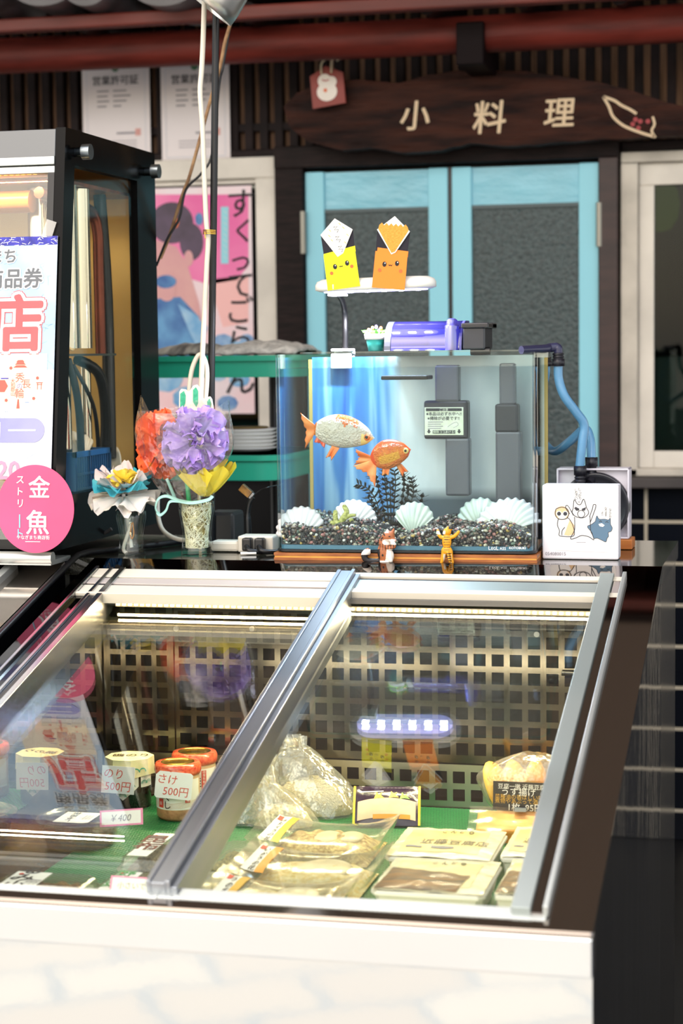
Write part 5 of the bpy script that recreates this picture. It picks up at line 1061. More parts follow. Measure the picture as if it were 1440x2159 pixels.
b = MB().tube([at(1177, 771, Y=YP), at(1178, 800, Y=YP), at(1190, 835, Y=YP), at(1214, 868, Y=YP+.01), at(1231, 895, Y=YP+.02), at(1228, 930, Y=YP+.02), at(1222, 985, Y=YP+.02)], .0080, HOSE, 16, sub=8); tag(b.build('hose'), 'front blue hose dropping from the elbow to the canister filter', 'hose')
ip = thing('inlet_pipe', 'dark inlet nut beside the tank behind the clear bracket', 'pipe', at(1151, 765, Y=YP+.095)); nutted(1151, 752, 772, YP+.095, ip)
MB().tube([at(1151, 752, Y=YP+.095), at(1150, 742, Y=YP+.09), at(1140, 739, Y=YP+.085)], .007, NAVY, 12).build('elbow', ip)
b = MB().tube([at(1151, 771, Y=YP+.095), at(1148, 800, Y=YP+.10), at(1132, 845, Y=YP+.12), at(1128, 900, Y=YP+.15), at(1150, 938, Y=YP+.15), at(1172, 951, Y=YP+.13), at(1202, 930, Y=YP+.09), at(1232, 905, Y=YP+.07), at(1244, 925, Y=YP+.06), at(1247, 966, Y=YP+.05)], .0080, HOSE, 16, sub=8); tag(b.build('hose'), 'rear blue hose looping behind the tank to the canister filter', 'hose')
# canister filter on a wooden block
YC = 3.345; a, c = at(1174, 987, Y=YC), at(1327, 1136, Y=YC); cx, cz = (a.x+c.x)/2, (a.z+c.z)/2; W, H = c.x-a.x, a.z-c.z
cf = thing('canister_filter', 'square white canister filter with a round dark drum and two hoses, on a wooden block', 'filter', (cx, YC+.03, c.z)); fr = frame((cx, YC, cz), (1, 0, 0), (0, 0, 1)); LAV = mat('lavender_white', 'd9d3dd', .4)
b = MB(); bw = .007
for u0, u1, v0, v1 in ((-W/2, W/2, H/2-bw*.5, H/2), (-W/2, W/2, -H/2, -H/2+bw*.5), (-W/2, -W/2+bw*.5, -H/2, H/2), (W/2-bw*.5, W/2, -H/2, H/2)): b.fbox(fr, u0, u1, v0, v1, -.045, .006, LAV)
b.fbox(fr, -W/2+.001, W/2-.001, -H/2+.001, H/2-.001, -.05, -.008, LAV); b.build('housing', cf, bevel=.0015)
b = MB().lathe([(0, .003), (.040, .004), (.052, .006), (.058, .012), (.060, .010), (.061, -.008)], (0, 0, 0), mat('drum_black', '2a2a30', .3, coat=.3), 48, fr=frame(fr(0.004, -.006, -.004), (1, 0, 0), (0, 0, 1))); b.build('drum', cf)
nutted(1223, 982, 1018, YP+.02, cf, True); nutted(1247, 964, 1000, YP+.05, cf, True)
b = MB().tube([at(1247, 996, Y=YP+.05), at(1248, 1008, Y=YP+.05), at(1240, 1020, Y=YC-.01)], .0085, NUT, 14, sub=4).tube([at(1223, 1014, Y=YP+.02), at(1223, 1030, Y=YP+.02), at(1226, 1045, Y=YC-.01)], .0085, NUT, 14, sub=4); b.build('pipe_stub', cf)
wb = at(1334, 1136, Y=YC).x; b = MB().box(a.x+.02, wb, YC-.012, YC+.05, ZC+.0005, c.z-.0005, mat('orange_wood', 'b8662a', .45, c2='cc7c36', vscale=20, stretch=(.6, 4, 4))); tag(b.build('wood_block', bevel=.0015), 'orange brown wooden block under the canister filter', 'block')

# white box with a printed trio of cats
YB = 3.166; a, c = at(1143, 1022, Y=YB), at(1304, 1181, Y=YB); W, H = c.x-a.x, a.z-ZC-.0005
bx_ = thing('cat_print_box', 'flat white box printed with three cartoon cats standing right of the tank', 'box', ((a.x+c.x)/2, YB+.02, ZC)); fr = frame(((a.x+c.x)/2, YB, ZC+.0005), (1, 0, 0), (0, 0, 1))
MB().fbox(fr, -W/2, W/2, 0, H, -.042, 0, mat('box_white', 'eeeaf0', .35)).build('case', bx_, bevel=.003)
S_ = 1/3.27; 
def cb(x, y): return ((1000+x*S_-1223.5)*(W/161), (1181-700-y*S_)*(H/161)+.0)
b = MB(); CK = mat('cat_outline', '3a3a40', .7); CT = mat('cat_tan', 'ecc79a', .7); CG = mat('cat_slate', '5d7a92', .7, var=.06); CW = mat('cat_white', 'f8f4ee', .7); STK = mat('sticker', 'f2efec', .3)
b.poly(fr, [cb(x, y) for x, y in ((530, 1130), (640, 1110), (660, 1050), (720, 1035), (780, 1060), (800, 1110), (960, 1130), (970, 1300), (930, 1520), (560, 1510), (510, 1300))], STK, .0006)
lw = .0011; st = lambda pts, m=CK, w_=lw, l=.0014: b.stroke(fr, [cb(x, y) for x, y in pts], w_, m, l)
pg = lambda pts, m, l=.0010: b.poly(fr, [cb(x, y) for x, y in pts], m, l)
pg([(660, 1290), (690, 1330), (690, 1395), (650, 1405), (620, 1400)], CT); u, v = cb(605, 1245); b.disc(fr, u, v, .0125, CT, .0010, 24, .0115); u, v = cb(606, 1268); b.disc(fr, u, v, .007, CW, .0011, 18, .005)
for x in (585, 628): u, v = cb(x, 1250); b.disc(fr, u, v, .0048, CW, .0012, 16); b.disc(fr, u, v, .0034, CK, .0013, 14)
st([(580, 1285), (574, 1330), (588, 1370), (584, 1398), (600, 1408), (680, 1408), (690, 1370), (676, 1320), (655, 1285), (640, 1278)]); st([(565, 1215), (558, 1250), (575, 1282), (606, 1290), (640, 1280), (652, 1245), (640, 1215), (605, 1203), (565, 1215)]); st([(604, 1402), (606, 1370), (625, 1345)])
st([(683, 1212), (690, 1150), (712, 1180), (735, 1182), (756, 1145), (775, 1205), (790, 1240), (770, 1268), (740, 1278), (700, 1268), (676, 1240), (683, 1212)]); pg([(690, 1210), (700, 1200), (726, 1214), (722, 1226), (704, 1228)], CK, .0013); pg([(772, 1202), (764, 1226), (744, 1226), (742, 1214)], CK, .0013)
u, v = cb(738, 1250); b.ring(fr, u, v, .0065, .0055, CK, .0014, n=20)
st([(660, 1250), (640, 1225), (630, 1200), (640, 1190), (655, 1205), (685, 1262)]); st([(795, 1270), (815, 1215), (822, 1185), (838, 1185), (836, 1210), (800, 1310)]); st([(692, 1270), (694, 1330), (690, 1370), (664, 1425), (700, 1420), (740, 1402), (790, 1410), (825, 1432), (815, 1395), (804, 1370), (800, 1300), (798, 1268)])
slate = [(836, 1300), (846, 1262), (862, 1285), (900, 1285), (925, 1290), (938, 1280), (940, 1320), (952, 1345), (944, 1370), (925, 1378), (926, 1405), (916, 1420), (908, 1445), (885, 1436), (850, 1420), (825, 1420), (812, 1380), (786, 1350), (782, 1335), (810, 1322)]
pg(slate, CG, .0012); st(slate+slate[:1], CK, .0007, .0015); pg([(857, 1320), (880, 1314), (900, 1328), (888, 1340), (866, 1336)], CW, .0016); st([(862, 1305), (872, 1298), (880, 1306)]); st([(905, 1308), (916, 1302), (925, 1310)])
u, v = cb(722, 1110); 
for i, ch in enumerate('しっかり'): b.text(fr, ch, .0062, CK, *cb(729+(i % 2)*2, 1076+i*22), .0014)
for i, ch in enumerate('しなさい'): b.text(fr, ch, .0062, CK, *cb(705, 1082+i*20), .0014)
b.text(fr, '!!', .006, CK, *cb(722, 1168), .0014)
for i, ch in enumerate('なんとか'): b.text(fr, ch, .0050, CK, *cb(938, 1218+i*17), .0014)
for i, ch in enumerate('なります'): b.text(fr, ch, .0050, CK, *cb(908, 1208+i*17), .0014)
for i, ch in enumerate('よー'): b.text(fr, ch, .0050, CK, *cb(884, 1238+i*17), .0014)
b.text(fr, '054080015', .0078, GRY, *cb(560, 1532), .0010); b.rect(fr, *sorted((cb(705, 1450)[0], cb(770, 1450)[0])), cb(705, 1452)[1], cb(705, 1449)[1], GRY, .0010); b.build('printed_sticker', bx_)

# small animal figurines
FYY = 3.0945
Q = lambda x, y, dy=0.: at(x, y, Y=FYY+dy)
k_ = 3.15/4000
CB1, CB2, CB3 = mat('cat_brown', 'a8643c', .55), mat('cat_cream', 'f0e6da', .6), mat('cat_black', '1c181a', .5)
def paintcat(c):
    s = c-CAM; d = s.dot(_f); px = 720+FPX*s.dot(_r)/d; py = 1079.5-FPX*s.dot(_u)/d
    if px < 801 and py > 1158: return CB2 if (py < 1170 and px < 781) else CB3
    if py > 1182: return CB2
    if px > 812+(1186-py)*.12 and py > 1158 and c.y < FYY+.006: return CB2
    if px > 806 and 1137 < py < 1149 and px > 803+abs(py-1143)*1.2 and c.y < FYY+.004: return CB2
    if py < 1124 and 811 < px < 819: return CB2
    n_ = nz(px*.14, py*.14, 3.3)
    if n_ > .28: return CB3
    if 1146 < py < 1160 and math.sin(px*1.1) > .72: return CB3
    return CB1
fg = thing('cat_figurine', 'small calico cat figurine sitting and licking its paw before the tank', 'figurine', Q(812, 1186))
parts = [('s', Q(810, 1164, .002), (15*k_, 11*k_, 21*k_)), ('s', Q(812, 1146, .001), (14*k_, 10*k_, 18*k_)), ('s', Q(819, 1131, -.001), (14*k_, 12*k_, 12*k_)), ('s', Q(828, 1139, -.004), (8*k_, 7*k_, 6*k_)), ('s', Q(822, 1172, -.003), (9*k_, 8*k_, 14*k_)),
         ('t', [Q(815, 1153, -.004), Q(824, 1156, -.008), Q(832, 1150, -.009), Q(827, 1145, -.010)], 4.6*k_), ('t', [Q(822, 1166, -.006), Q(824, 1182, -.007)], 4.5*k_), ('s', Q(812, 1184, -.001), (17*k_, 11*k_, 3*k_)),
         ('t', [Q(818, 1122), Q(816, 1116)], lambda t: (4.5-3*t)*k_), ('t', [Q(828, 1122), Q(830, 1115)], lambda t: (4.5-3*t)*k_), ('t', [Q(802, 1182, .002), Q(786, 1183, .0), Q(772, 1180, -.002), Q(768, 1170, -.003), Q(775, 1163, -.003)], lambda t: (5+3*t)*k_)]
blob('body', parts, .00085, paintcat, fg)
b = MB(); b.sphere(Q(821, 1131, -.0115), (2.2*k_, 1.2*k_, 1.3*k_), CB3, 10, 6); b.sphere(Q(834, 1140, -.0085), (1.5*k_, 1.2*k_, 1.2*k_), mat('nose_pink', 'd88878', .5), 8, 6); b.build('eye', fg)
TY, TW2, TBK = mat('tiger_yellow', 'e8a01c', .45), mat('tiger_white', 'f2e8d4', .5), mat('tiger_black', '1d1712', .5)
def painttiger(c):
    s = c-CAM; d = s.dot(_f); px = 720+FPX*s.dot(_r)/d; py = 1079.5-FPX*s.dot(_u)/d
    if py > 1166 and 941.5 < px < 951.5 and c.y < FYY-.002: return TBK if math.sin(py*1.25) > .35 else TY
    if 1130 < py < 1160 and abs(px-942) < 6.5 and math.sin(py*1.15) > .80 and c.y < FYY: return TBK
    if py > 1168 and (935 < px < 939.5 or 949 < px < 952): return TW2
    if py < 1116 and px > 946: return TBK
    if 1119 < py < 1127 and px < 939: return TW2
    return TY
fg = thing('tiger_figurine', 'yellow tiger figurine standing upright with both arms raised against the tank', 'figurine', Q(942, 1187))
parts = [('s', Q(942, 1142), (10*k_, 7*k_, 17*k_)), ('s', Q(942, 1161), (12*k_, 8*k_, 10*k_)), ('t', [Q(936, 1163), Q(934, 1176), Q(931, 1186)], lambda t: (6-2.6*t)*k_), ('t', [Q(949, 1163), Q(951, 1176), Q(954, 1186)], lambda t: (6-2.6*t)*k_),
         ('t', [Q(938, 1134), Q(929, 1132), Q(925, 1125), Q(923, 1119)], lambda t: (4.6-1.4*t)*k_), ('t', [Q(947, 1134), Q(957, 1131), Q(963, 1126), Q(967, 1121)], lambda t: (4.6-1.4*t)*k_), ('s', Q(943, 1121, .001), (8.5*k_, 8*k_, 8.5*k_)), ('s', Q(938, 1124, -.001), (5*k_, 5*k_, 4*k_)),
         ('t', [Q(945, 1114), Q(944, 1111)], lambda t: (3.4-1.6*t)*k_), ('t', [Q(951, 1115), Q(953, 1111)], lambda t: (3.6-1.6*t)*k_), ('t', [Q(944, 1166, -.006), Q(946, 1176, -.010), Q(948, 1184, -.010)], 2.6*k_)]
blob('body', parts, .00075, painttiger, fg)
# ------------------------------------------------------------------ warming cabinet on the left
XC = -1.235; ZT = 1.690; YFt, YB2 = 3.115, 3.58
Yf = lambda z: YFt-(ZT-z)*.14
wc = thing('warming_cabinet', 'tall black framed glass display cabinet at the left edge', 'display cabinet', (-1.6, 3.3, ZC))
fr = frame((XC-.018, 0, 0), (0, 1, 0), (0, 0, 1)); zb = ZC+.018; zk = 1.055; GB = mat('gloss_black_acrylic', '050506', .2, spec=.10)
def side(y0, y1, z0, z1, f0=True):
    P0 = [(Yf(z0) if y0 is None else y0, z0), (y1 if y1 else Yf(z0)+.046, z0), (y1 if y1 else Yf(z1)+.046, z1), (Yf(z1) if y0 is None else y0, z1)]; return P0
b = MB(); b.prism(fr, side(None, None, zb, ZT), 0, .018, GB); b.prism(fr, [(Yf(1.628)+.046, 1.628), (YB2, 1.628), (YB2, ZT), (Yf(ZT)+.046, ZT)], 0, .018, GB)
b.prism(fr, [(3.475, zk), (YB2, zk), (YB2, 1.628), (3.475, 1.628)], 0, .018, GB); b.prism(fr, [(Yf(zb)+.046, zb), (YB2, zb), (YB2, zk), (Yf(zk)+.046, zk)], 0, .018, GB); b.build('side_frame', wc)
MB().prism(frame((XC-.012, 0, 0), (0, 1, 0), (0, 0, 1)), [(Yf(zk)+.04, zk-.01), (3.48, zk-.01), (3.48, 1.635), (Yf(1.635)+.04, 1.635)], 0, .005, clear('side_glass', 'f8f8f4', .02, rmax=.35)).build('side_glass', wc)
FZ = frame((0, Yf(ZC), ZC), (1, 0, 0), (0, .14, 1)); vz = lambda z: (z-ZC)*math.sqrt(1+.14**2)
XL = -2.05
b = MB().fbox(FZ, XL, XC-.018, vz(1.640), vz(1.688), -.03, 0, mat('grey_top_rail', '5e6062', .34, 1.)).fbox(FZ, XL, XC-.018, vz(1.626), vz(1.640), -.03, .004, STEEL_X).fbox(FZ, XL, XC-.018, vz(1.612), vz(1.624), -.03, .001, STEEL_X); b.build('top_rail', wc, bevel=.001)
MB().fbox(FZ, XL, XC-.018, vz(zb+.02), vz(1.612), -.010, -.005, clear('front_glass', 'f6f8f4', .05)).build('front_glass', wc)
MB().fbox(FZ, XC-.030, XC-.018, vz(zb), vz(1.612), -.03, .001, BLACKM).build('front_post', wc)
b = MB().box(XL, XC-.018, Yf(ZT)+.03, YB2, ZT-.012, ZT-.002, GB); b.build('roof_panel', wc)
WARM = mat('warm_back_panel', 'd8a858', .3, .5, c2='e8c078', vscale=4); MB().box(XL, XC-.018, YB2-.014, YB2, zk, ZT-.012, WARM).box(XL, XL+.01, 3.15, YB2-.015, zk, ZT-.02, WARM).build('back_panel', wc)
MB().box(XL, XC-.02, Yf(zb)+.03, YB2, zb, zk, BLACKM).build('base_box', wc)
b = MB()
for px, py in ((160, 321), (307, 362)):
    q = at(px, py, X=XC); b.cyl(q, q+Vector((.012, 0, 0)), .0085, mat('knob_dark', '3a4248', .3, 1.), 24); b.cyl(q+Vector((.013, 0, 0)), q+Vector((.028, 0, 0)), .0135, mat('knob_steel', '8a949a', .3, 1.), 28)
b.build('clamp_knob', wc)
RUST = mat('scorched_copper', '6e2e14', .35, .3, c2='b05c22', vscale=18, stretch=(.5, 2, 2)); COP = mat('copper_pipe', '7a4030', .3, .8, var=.2, vscale=14)
b = MB().box(XL, XC-.03, Yf(1.6)+.05, YB2-.02, 1.602, 1.608, RUST); b.cyl((XL, Yf(1.57)+.10, 1.572), (XC-.10, Yf(1.57)+.10, 1.572), .020, mat('rusty_copper_duct', 'a8561c', .35, .4, c2='e08a2a', vscale=9, stretch=(.4, 2, 2)), 24); b.build('heater_duct', wc)  # duct in mottled rusty copper orange
CHR = mat('chrome_tube', 'ece2d0', .10, 1.); b = MB()
for x, y, r in ((XC-.050, 3.215, .026), (XC-.052, 3.30, .020), (XC-.11, 3.26, .024)): b.cyl((x, y, 1.31), (x, y, 1.60), r, CHR, 28)
for x, y, r in ((XC-.06, 3.23, .012), (XC-.05, 3.31, .010)): b.cyl((x, y, zk), (x, y, 1.29), r, CHR, 20)
b.build('heater_tube', wc)
b = MB(); b.tube([(XC-.075, 3.17, 1.585), (XC-.06, 3.26, 1.575), (XC-.05, 3.35, 1.565), (XC-.045, 3.375, 1.53), (XC-.045, 3.378, 1.46), (XC-.045, 3.38, 1.30)], .0105, COP, 14, sub=8); b.tube([(XC-.06, 3.43, 1.60), (XC-.05, 3.43, 1.40), (XC-.05, 3.43, 1.10)], .012, BLACKM, 12, sub=4); b.build('copper_pipe', wc)
MB().box(XC-.16, XC-.022, 3.145, 3.40, 1.296, 1.300, STEEL).build('shelf', wc)
b = MB(); b.tube([(XC-.04, 3.20, 1.29), (XC-.035, 3.22, 1.24), (XC-.04, 3.25, 1.18), (XC-.05, 3.28, 1.07)], .007, BLACKM, 10, sub=6); b.tube([(XC-.05, 3.27, 1.29), (XC-.03, 3.33, 1.26), (XC-.035, 3.37, 1.17), (XC-.05, 3.38, 1.07)], .010, BLACKM, 10, sub=6); b.tube([(XC-.05, 3.25, 1.28), (XC-.03, 3.29, 1.21), (XC-.04, 3.34, 1.14), (XC-.05, 3.36, 1.08)], .004, BLACKM, 8, sub=6); b.build('cable', wc)
b = MB(); q = at(39, 369, Y=Yf(1.6)+.03); LW2 = mat('led_amber', 'fff0d0', emit='ffc860', es=7.)
b.box(XL, at(78, 369, Y=q.y).x, q.y-.004, q.y+.008, q.z-.003, q.z+.004, mat('led_tube', 'f0d890', .3, emit='ffb840', es=.5))
x = XL
while x < at(76, 369, Y=q.y).x: b.box(x, x+.006, q.y-.006, q.y-.004, q.z-.002, q.z+.002, LW2); x += .011
b.build('led_bar', wc); area('cabinet_led', (-1.62, q.y+.02, q.z-.01), (-1.62, q.y+.08, 1.1), .7, .006, 8., (1, .78, .46))
b = MB().tube([(XL, 3.005, ZC+.008), (XC+.002, 3.005, ZC+.008)], .011, STEEL_X, 14).box(XL, XC, 3.0, 3.09, ZC-.004, ZC+.004, STEEL_X); tag(b.build('sill_rail'), 'rounded steel sill rail under the black cabinet', 'rail')
# what stands in the cabinet
TANSH = mat('tan_shell', 'd8b070', .5, c2='f0d8a0', vscale=20)
o = scallop(Vector((XC-.07, 3.17, 1.318)), .062, .4, TANSH, 'tan scallop shell lying on the small shelf in the cabinet', 1.35, dome=.16)
CSH = mat('cream_shell', 'e0c8a0', .5, c2='f2e4c8', vscale=26)
o = scallop(at(158, 985, X=XC-.055)+Vector((0, .02, 0)), .066, -.55, CSH, 'cream ribbed shell standing in the cabinet beside the blue basket', .1, yaw=.6, dome=.3)
BLB = mat('blue_basket', '1f5f9a', .4); q0 = at(158, 1030, X=XC-.05); q0.z = zk+.001
bk = thing('basket', 'small blue plastic basket in the bottom of the cabinet', 'basket', q0); b = MB()
fb = frame(q0, (0, 1, 0), (0, 0, 1)); bl, bh = .20, .060
for k in range(17): t_ = k/16; b.fbox(fb, bl*(t_-.5)*.86-.0014, bl*(t_-.5)*.86+.0014, .0, bh, -.036, -.033, BLB); b.fbox(fb, bl*(t_-.5)*.86-.0014, bl*(t_-.5)*.86+.0014, 0, bh, .033, .036, BLB)
for w0 in (-.038, .032):
    b.fbox(fb, -bl*.45, bl*.45, bh, bh+.010, w0, w0+.006, BLB); b.fbox(fb, -bl*.44, bl*.44, bh*.45, bh*.52, w0+.001, w0+.005, BLB); b.fbox(fb, -bl*.44, bl*.44, 0, .004, w0+.001, w0+.005, BLB)
b.fbox(fb, -bl*.45, -bl*.42, 0, bh+.01, -.038, .038, BLB); b.fbox(fb, bl*.42, bl*.45, 0, bh+.01, -.038, .038, BLB); b.fbox(fb, -bl*.43, bl*.43, .001, .003, -.034, .034, BLB); b.build('lattice', bk)
q = at(214, 972, X=XC-.075); ax = Vector((.75, .55, .12)).normalized(); fcup = frame(q-ax*.055, (0, 0, 1), ax.cross(Vector((0, 0, 1)))); 
fcup = frame(q-ax*.055, Vector((0, 0, 1)), ax.cross(Vector((0, 0, 1))))
b = MB().lathe([(0, 0), (.024, 0), (.032, .085), (.0335, .085), (.0335, .083), (.0315, .082), (.0235, .003), (0, .003)], (0, 0, 0), mat('paper_cup', 'e8e0cc', .6), 32, fr=fcup); tag(b.build('paper_cup'), 'white paper cup lying on its side in the blue basket', 'cup')
q = at(184, 962, X=XC-.055); b = MB().tube([q+Vector((-.03, -.05, -.02)), q, q+Vector((.004, .02, .004))], .009, WHITE, 12, sub=4); tag(b.build('plastic_spoon'), 'white plastic spoon handle sticking out of the blue basket', 'spoon')

# blue and white notice on the front glass
bn = thing('notice', 'blue and white paper notice on the cabinet front with a big red character', 'notice', (-1.45, Yf(1.3)-.01, 1.0))
z1, z0 = at(60, 500, Y=Yf(1.50)).z, at(60, 1010, Y=Yf(1.02)).z; xr = at(118, 700, Y=Yf(1.33)-.004).x-.002; xl_ = xr-.42
v1, v0 = vz(z1), vz(z0); b = MB(); LN = mat('notice_sky', 'aecdea', .7, c2='d4e4f4', vscale=7); b.fbox(FZ, xl_, xr, v0, v1, .0035, .0045, mat('notice_white', 'eef0f2', .7, c2='e4e8f0', vscale=9))
L0 = .0045
def nuv(px, py):
    q = at(px, py, Y=Yf(1.3)); q = at(px, py, Y=Yf(q.z)-.004); return q.x, vz(q.z)
ut, vt = nuv(60, 535); vb = nuv(60, 780)[1]
b.rect(FZ, xl_, xr, vb, v1-.002, LN, L0+.0003)
INDIGO = mat('notice_indigo', '3a3aa8', .6, var=.3, vscale=60); b.rect(FZ, xl_, xr, nuv(60, 518)[1], v1, INDIGO, L0+.0005)
random.seed(2); WPT = mat('notice_print_white', 'f6f4f4', .7)
for k in range(60):
    u = xr-random.random()*.2; v = v1-.016*random.random()+.0; a = random.random()*PI; l = .009; P0 = (u, min(v1-.001, v)); P1 = (min(xr, u+l*math.cos(a)), max(nuv(60, 518)[1], min(v1-.001, v-l*.5*math.sin(a)))); b.stroke(FZ, [P0, P1], .0008, WPT, L0+.0008, 0)
CRK = mat('crackle_line', '93aed0', .8)
for k in range(90):
    u, v = xr-random.random()*.20, v0+random.random()*(v1-v0-.03); P = [(u, v)]
    for i in range(3): P.append((min(xr-.001, P[-1][0]+random.uniform(-.012, .012)), P[-1][1]+random.uniform(-.010, .010)))
    b.stroke(FZ, P, .0005, CRK, L0+.0006, 0)
b.build('sheet', bn)
b = MB(); GT = mat('notice_grey', '6c7074', .6); NR = mat('notice_red', 'e8505a', .6, c2='ee6a6a', vscale=5)
def ntext(ch, px, py, s, m, outl=None, bold=.03, l=0):
    u, v = nuv(px, py)
    if outl: b.otext(FZ, ch, s, None, outl[0], s*outl[1], u, v, L0+.0010+l, 0)
    if outl: b.otext(FZ, ch, s, None, m, s*.022, u, v, L0+.0016+l, 0, 8)
    else: b.text(FZ, ch, s, m, u, v, L0+.0016+l, bold)
ntext('まち', 8, 541, .027, GT, (WPT, .085)); ntext('商品券', 30, 588, .036, GT, (WPT, .085), .03); 
u, v = nuv(34, 682); b.otext(FZ, '店', .104, None, NR, .0098, u, v, L0+.0009); b.otext(FZ, '店', .104, None, WPT, .0082, u, v, L0+.0014); b.otext(FZ, '店', .104, None, NR, .0028, u, v, L0+.0019, n=8)
u0, va = nuv(-60, 748); u1, vb = nuv(97, 868); PE = mat('card_peach', 'f6dcbe', .7, c2='f8ead4', vscale=10); b.rect(FZ, u0, u1, vb, va, WPT, L0+.0010); b.rect(FZ, u0, u1-.0015, vb+.0015, va-.0015, PE, L0+.0013)
PR = mat('card_red', 'e0685a', .7); ntext('秀', 43, 797, .018, PR, None, 0); ntext('長', 57, 810, .017, PR, None, 0); ntext('の', 42, 815, .012, mat('card_violet', '8a88c0', .7), None, 0); ntext('輪', 42, 830, .018, PR, None, 0)
for i, ch in enumerate('大和郡山'): ntext(ch, 28, 804+i*9, .0085, PR, None, 0)
for py, wd in ((765, 13), (770, 17), (776, 22)): u, v = nuv(44, py); b.poly(FZ, [(u-wd*.0006, v), (u+wd*.0006, v), (u+wd*.00035, v+.004), (u-wd*.00035, v+.004)], PR, L0+.0016)
for px, py in ((80, 798), (72, 841), (24, 777), (14, 845)): u, v = nuv(px, py); b.disc(FZ, u, v, .0032, PR, L0+.0016, 5)
u, v = nuv(84, 815); b.rect(FZ, u-.006, u+.006, v+.005, v+.0065, PR, L0+.0016); b.rect(FZ, u-.004, u-.0028, v-.006, v+.005, PR, L0+.0016); b.rect(FZ, u+.0028, u+.004, v-.006, v+.005, PR, L0+.0016); b.rect(FZ, u-.005, u+.005, v+.002, v+.0032, PR, L0+.0016)
u, v = nuv(39, 855); b.poly(FZ, [(u-.003, v-.006), (u+.003, v-.006), (u+.0012, v+.010), (u-.0012, v+.010)], PR, L0+.0016); u, v = nuv(4, 815); b.disc(FZ, u, v, .012, PR, L0+.0016, 6)
u, v = nuv(12, 800); b.rect(FZ, u-.008, u+.006, v, v+.002, INDIGO, L0+.0018); u, v = nuv(58, 850); b.rect(FZ, u-.004, u+.004, v, v+.0015, mat('card_blue', '8aa8d8', .7), L0+.0016)
PV = mat('pill_violet', '8f8fd0', .6, c2='a4a4dc', vscale=8); u, v = nuv(70, 908); r = .021; b.rect(FZ, u-.14, u, v-r, v+r, PV, L0+.0012); b.disc(FZ, u, v, r, PV, L0+.0011, 32); ua, ub = nuv(18, 909)[0], nuv(76, 909)[0]; b.rect(FZ, ua, ub, v-.0016, v+.0016, WPT, L0+.0016); u2, _ = nuv(-3, 908); b.rect(FZ, u2-.02, u2+.004, v-.014, v+.014, WPT, L0+.0016)
NP = mat('notice_pink', 'ee98b4', .6); ntext('20', 18, 990, .044, NP, (WPT, .03), .03); b.build('print', bn)
q = at(100, 482, Y=Yf(1.5)-.004); fq = lambda du, dv: (q.x+du, vz(q.z)+dv); b = MB(); b.poly(FZ, [fq(-.012, -.016), fq(.008, -.016), fq(.016, .010), fq(-.002, .016)], clear('sticky_tape', 'f0efe8', .10, .2, 'f0ede4', .35), .005); b.build('tape', bn)

# round pink fan sign
YS2 = 2.99; q = at(74, 1073, Y=YS2); r = 87*(q-CAM).dot(_f)/4000; fr = frame(q, (1, 0, .0), (0, .06, 1)); ps = thing('round_sign', 'round pink paper sign with white goldfish street lettering at the left edge', 'sign', q-Vector((0, 0, r)))
PKS = mat('sign_pink', 'ee4a78', .45, c2='f0588a', vscale=4); n = 64; b = MB(); b.prism(fr, [(r*math.cos(2*PI*k/n), r*1.07*math.sin(2*PI*k/n)) for k in range(n)], -.0015, 0, PKS); b.build('disc', ps)
b = MB(); s = (q-CAM).dot(_f)/4000; SW = mat('sign_white', 'f6eef0', .6); SC = mat('sign_cyan', '8fd6ee', .6)
b.text(fr, '金', 50*s, SW, 10*s, 46*s, .001, .03); b.text(fr, '魚', 54*s, SW, 6*s, -28*s, .001, .035)
for i, ch in enumerate('ストリ'): b.text(fr, ch, 20*s, SW, -33*s, (62-25*i)*s, .001, .03, slant=.05)
b.rect(fr, -36*s, -33*s, -40*s, -12*s, SC, .001); b.text(fr, 'ト', 22*s, SC, -33*s, -52*s, .001, .03)
b.text(fr, 'やなぎまち商店街', 9.4*s, SW, -4*s, -60*s, .001, .03); b.rect(fr, -22*s, 12*s, -70*s, -68.5*s, SW, .001); b.build('lettering', ps)

# neighbouring case at the far left
XN = -1.240; nc = thing('neighbour_case', 'second sloping glass case with steel rails cut off at the left edge', 'display case', (-1.6, 2.55, 0))
SFN = frame((0, 3.075, ZC-.006), (1, 0, 0), (0, math.cos(AL), math.sin(AL)))
b = MB().fbox(SFN, -1.315, XN, -1.08, 0, -.006, 0, mat('satin_mirror', 'd6ccc6', .08, 1.)).fbox(SFN, -2.1, -1.315, -.05, 0, -.006, 0, MIRROR).fbox(SFN, -2.1, -1.315, -1.08, -1.05, -.006, 0, MIRROR); b.build('top_border', nc)
b = MB()
for u0, u1, h, m in ((-1.330, -1.315, .012, STEEL_X), (-1.352, -1.330, .004, MIRROR), (-1.362, -1.352, .014, mat('grey_rail', '4a4c4e', .35, .8))): b.fbox(SFN, u0, u1, -1.06, -.03, -.01, h, m)
for v0, v1, h in ((-.062, -.045, .010), (-.098, -.062, .005)): b.fbox(SFN, -2.1, -1.362, v0, v1, -.01, h, STEEL_X)
b.build('rail', nc, bevel=.001)
MB().fbox(SFN, -2.1, -1.362, -1.05, -.098, -.006, -.001, GTOP).build('sliding_glass', nc)
MB().prism(fyz(-1.252), [(2.03, 0), (3.075, 0), (3.075, ZC-.02), (2.03, ZC-.02-(3.075-2.03)*math.tan(AL))], 0, .012, BLACK).build('side_panel', nc)
MB().box(-2.1, -1.255, 2.04, 3.0, .5, .512, mat('case_bottom', 'd8d6d0', .5)).box(-2.1, -1.255, 2.98, 2.995, .512, .88, mat('case_back', 'c8c4bc', .4)).box(-2.1, -1.255, 2.028, 2.04, 0, .665, FRONT).build('body', nc)
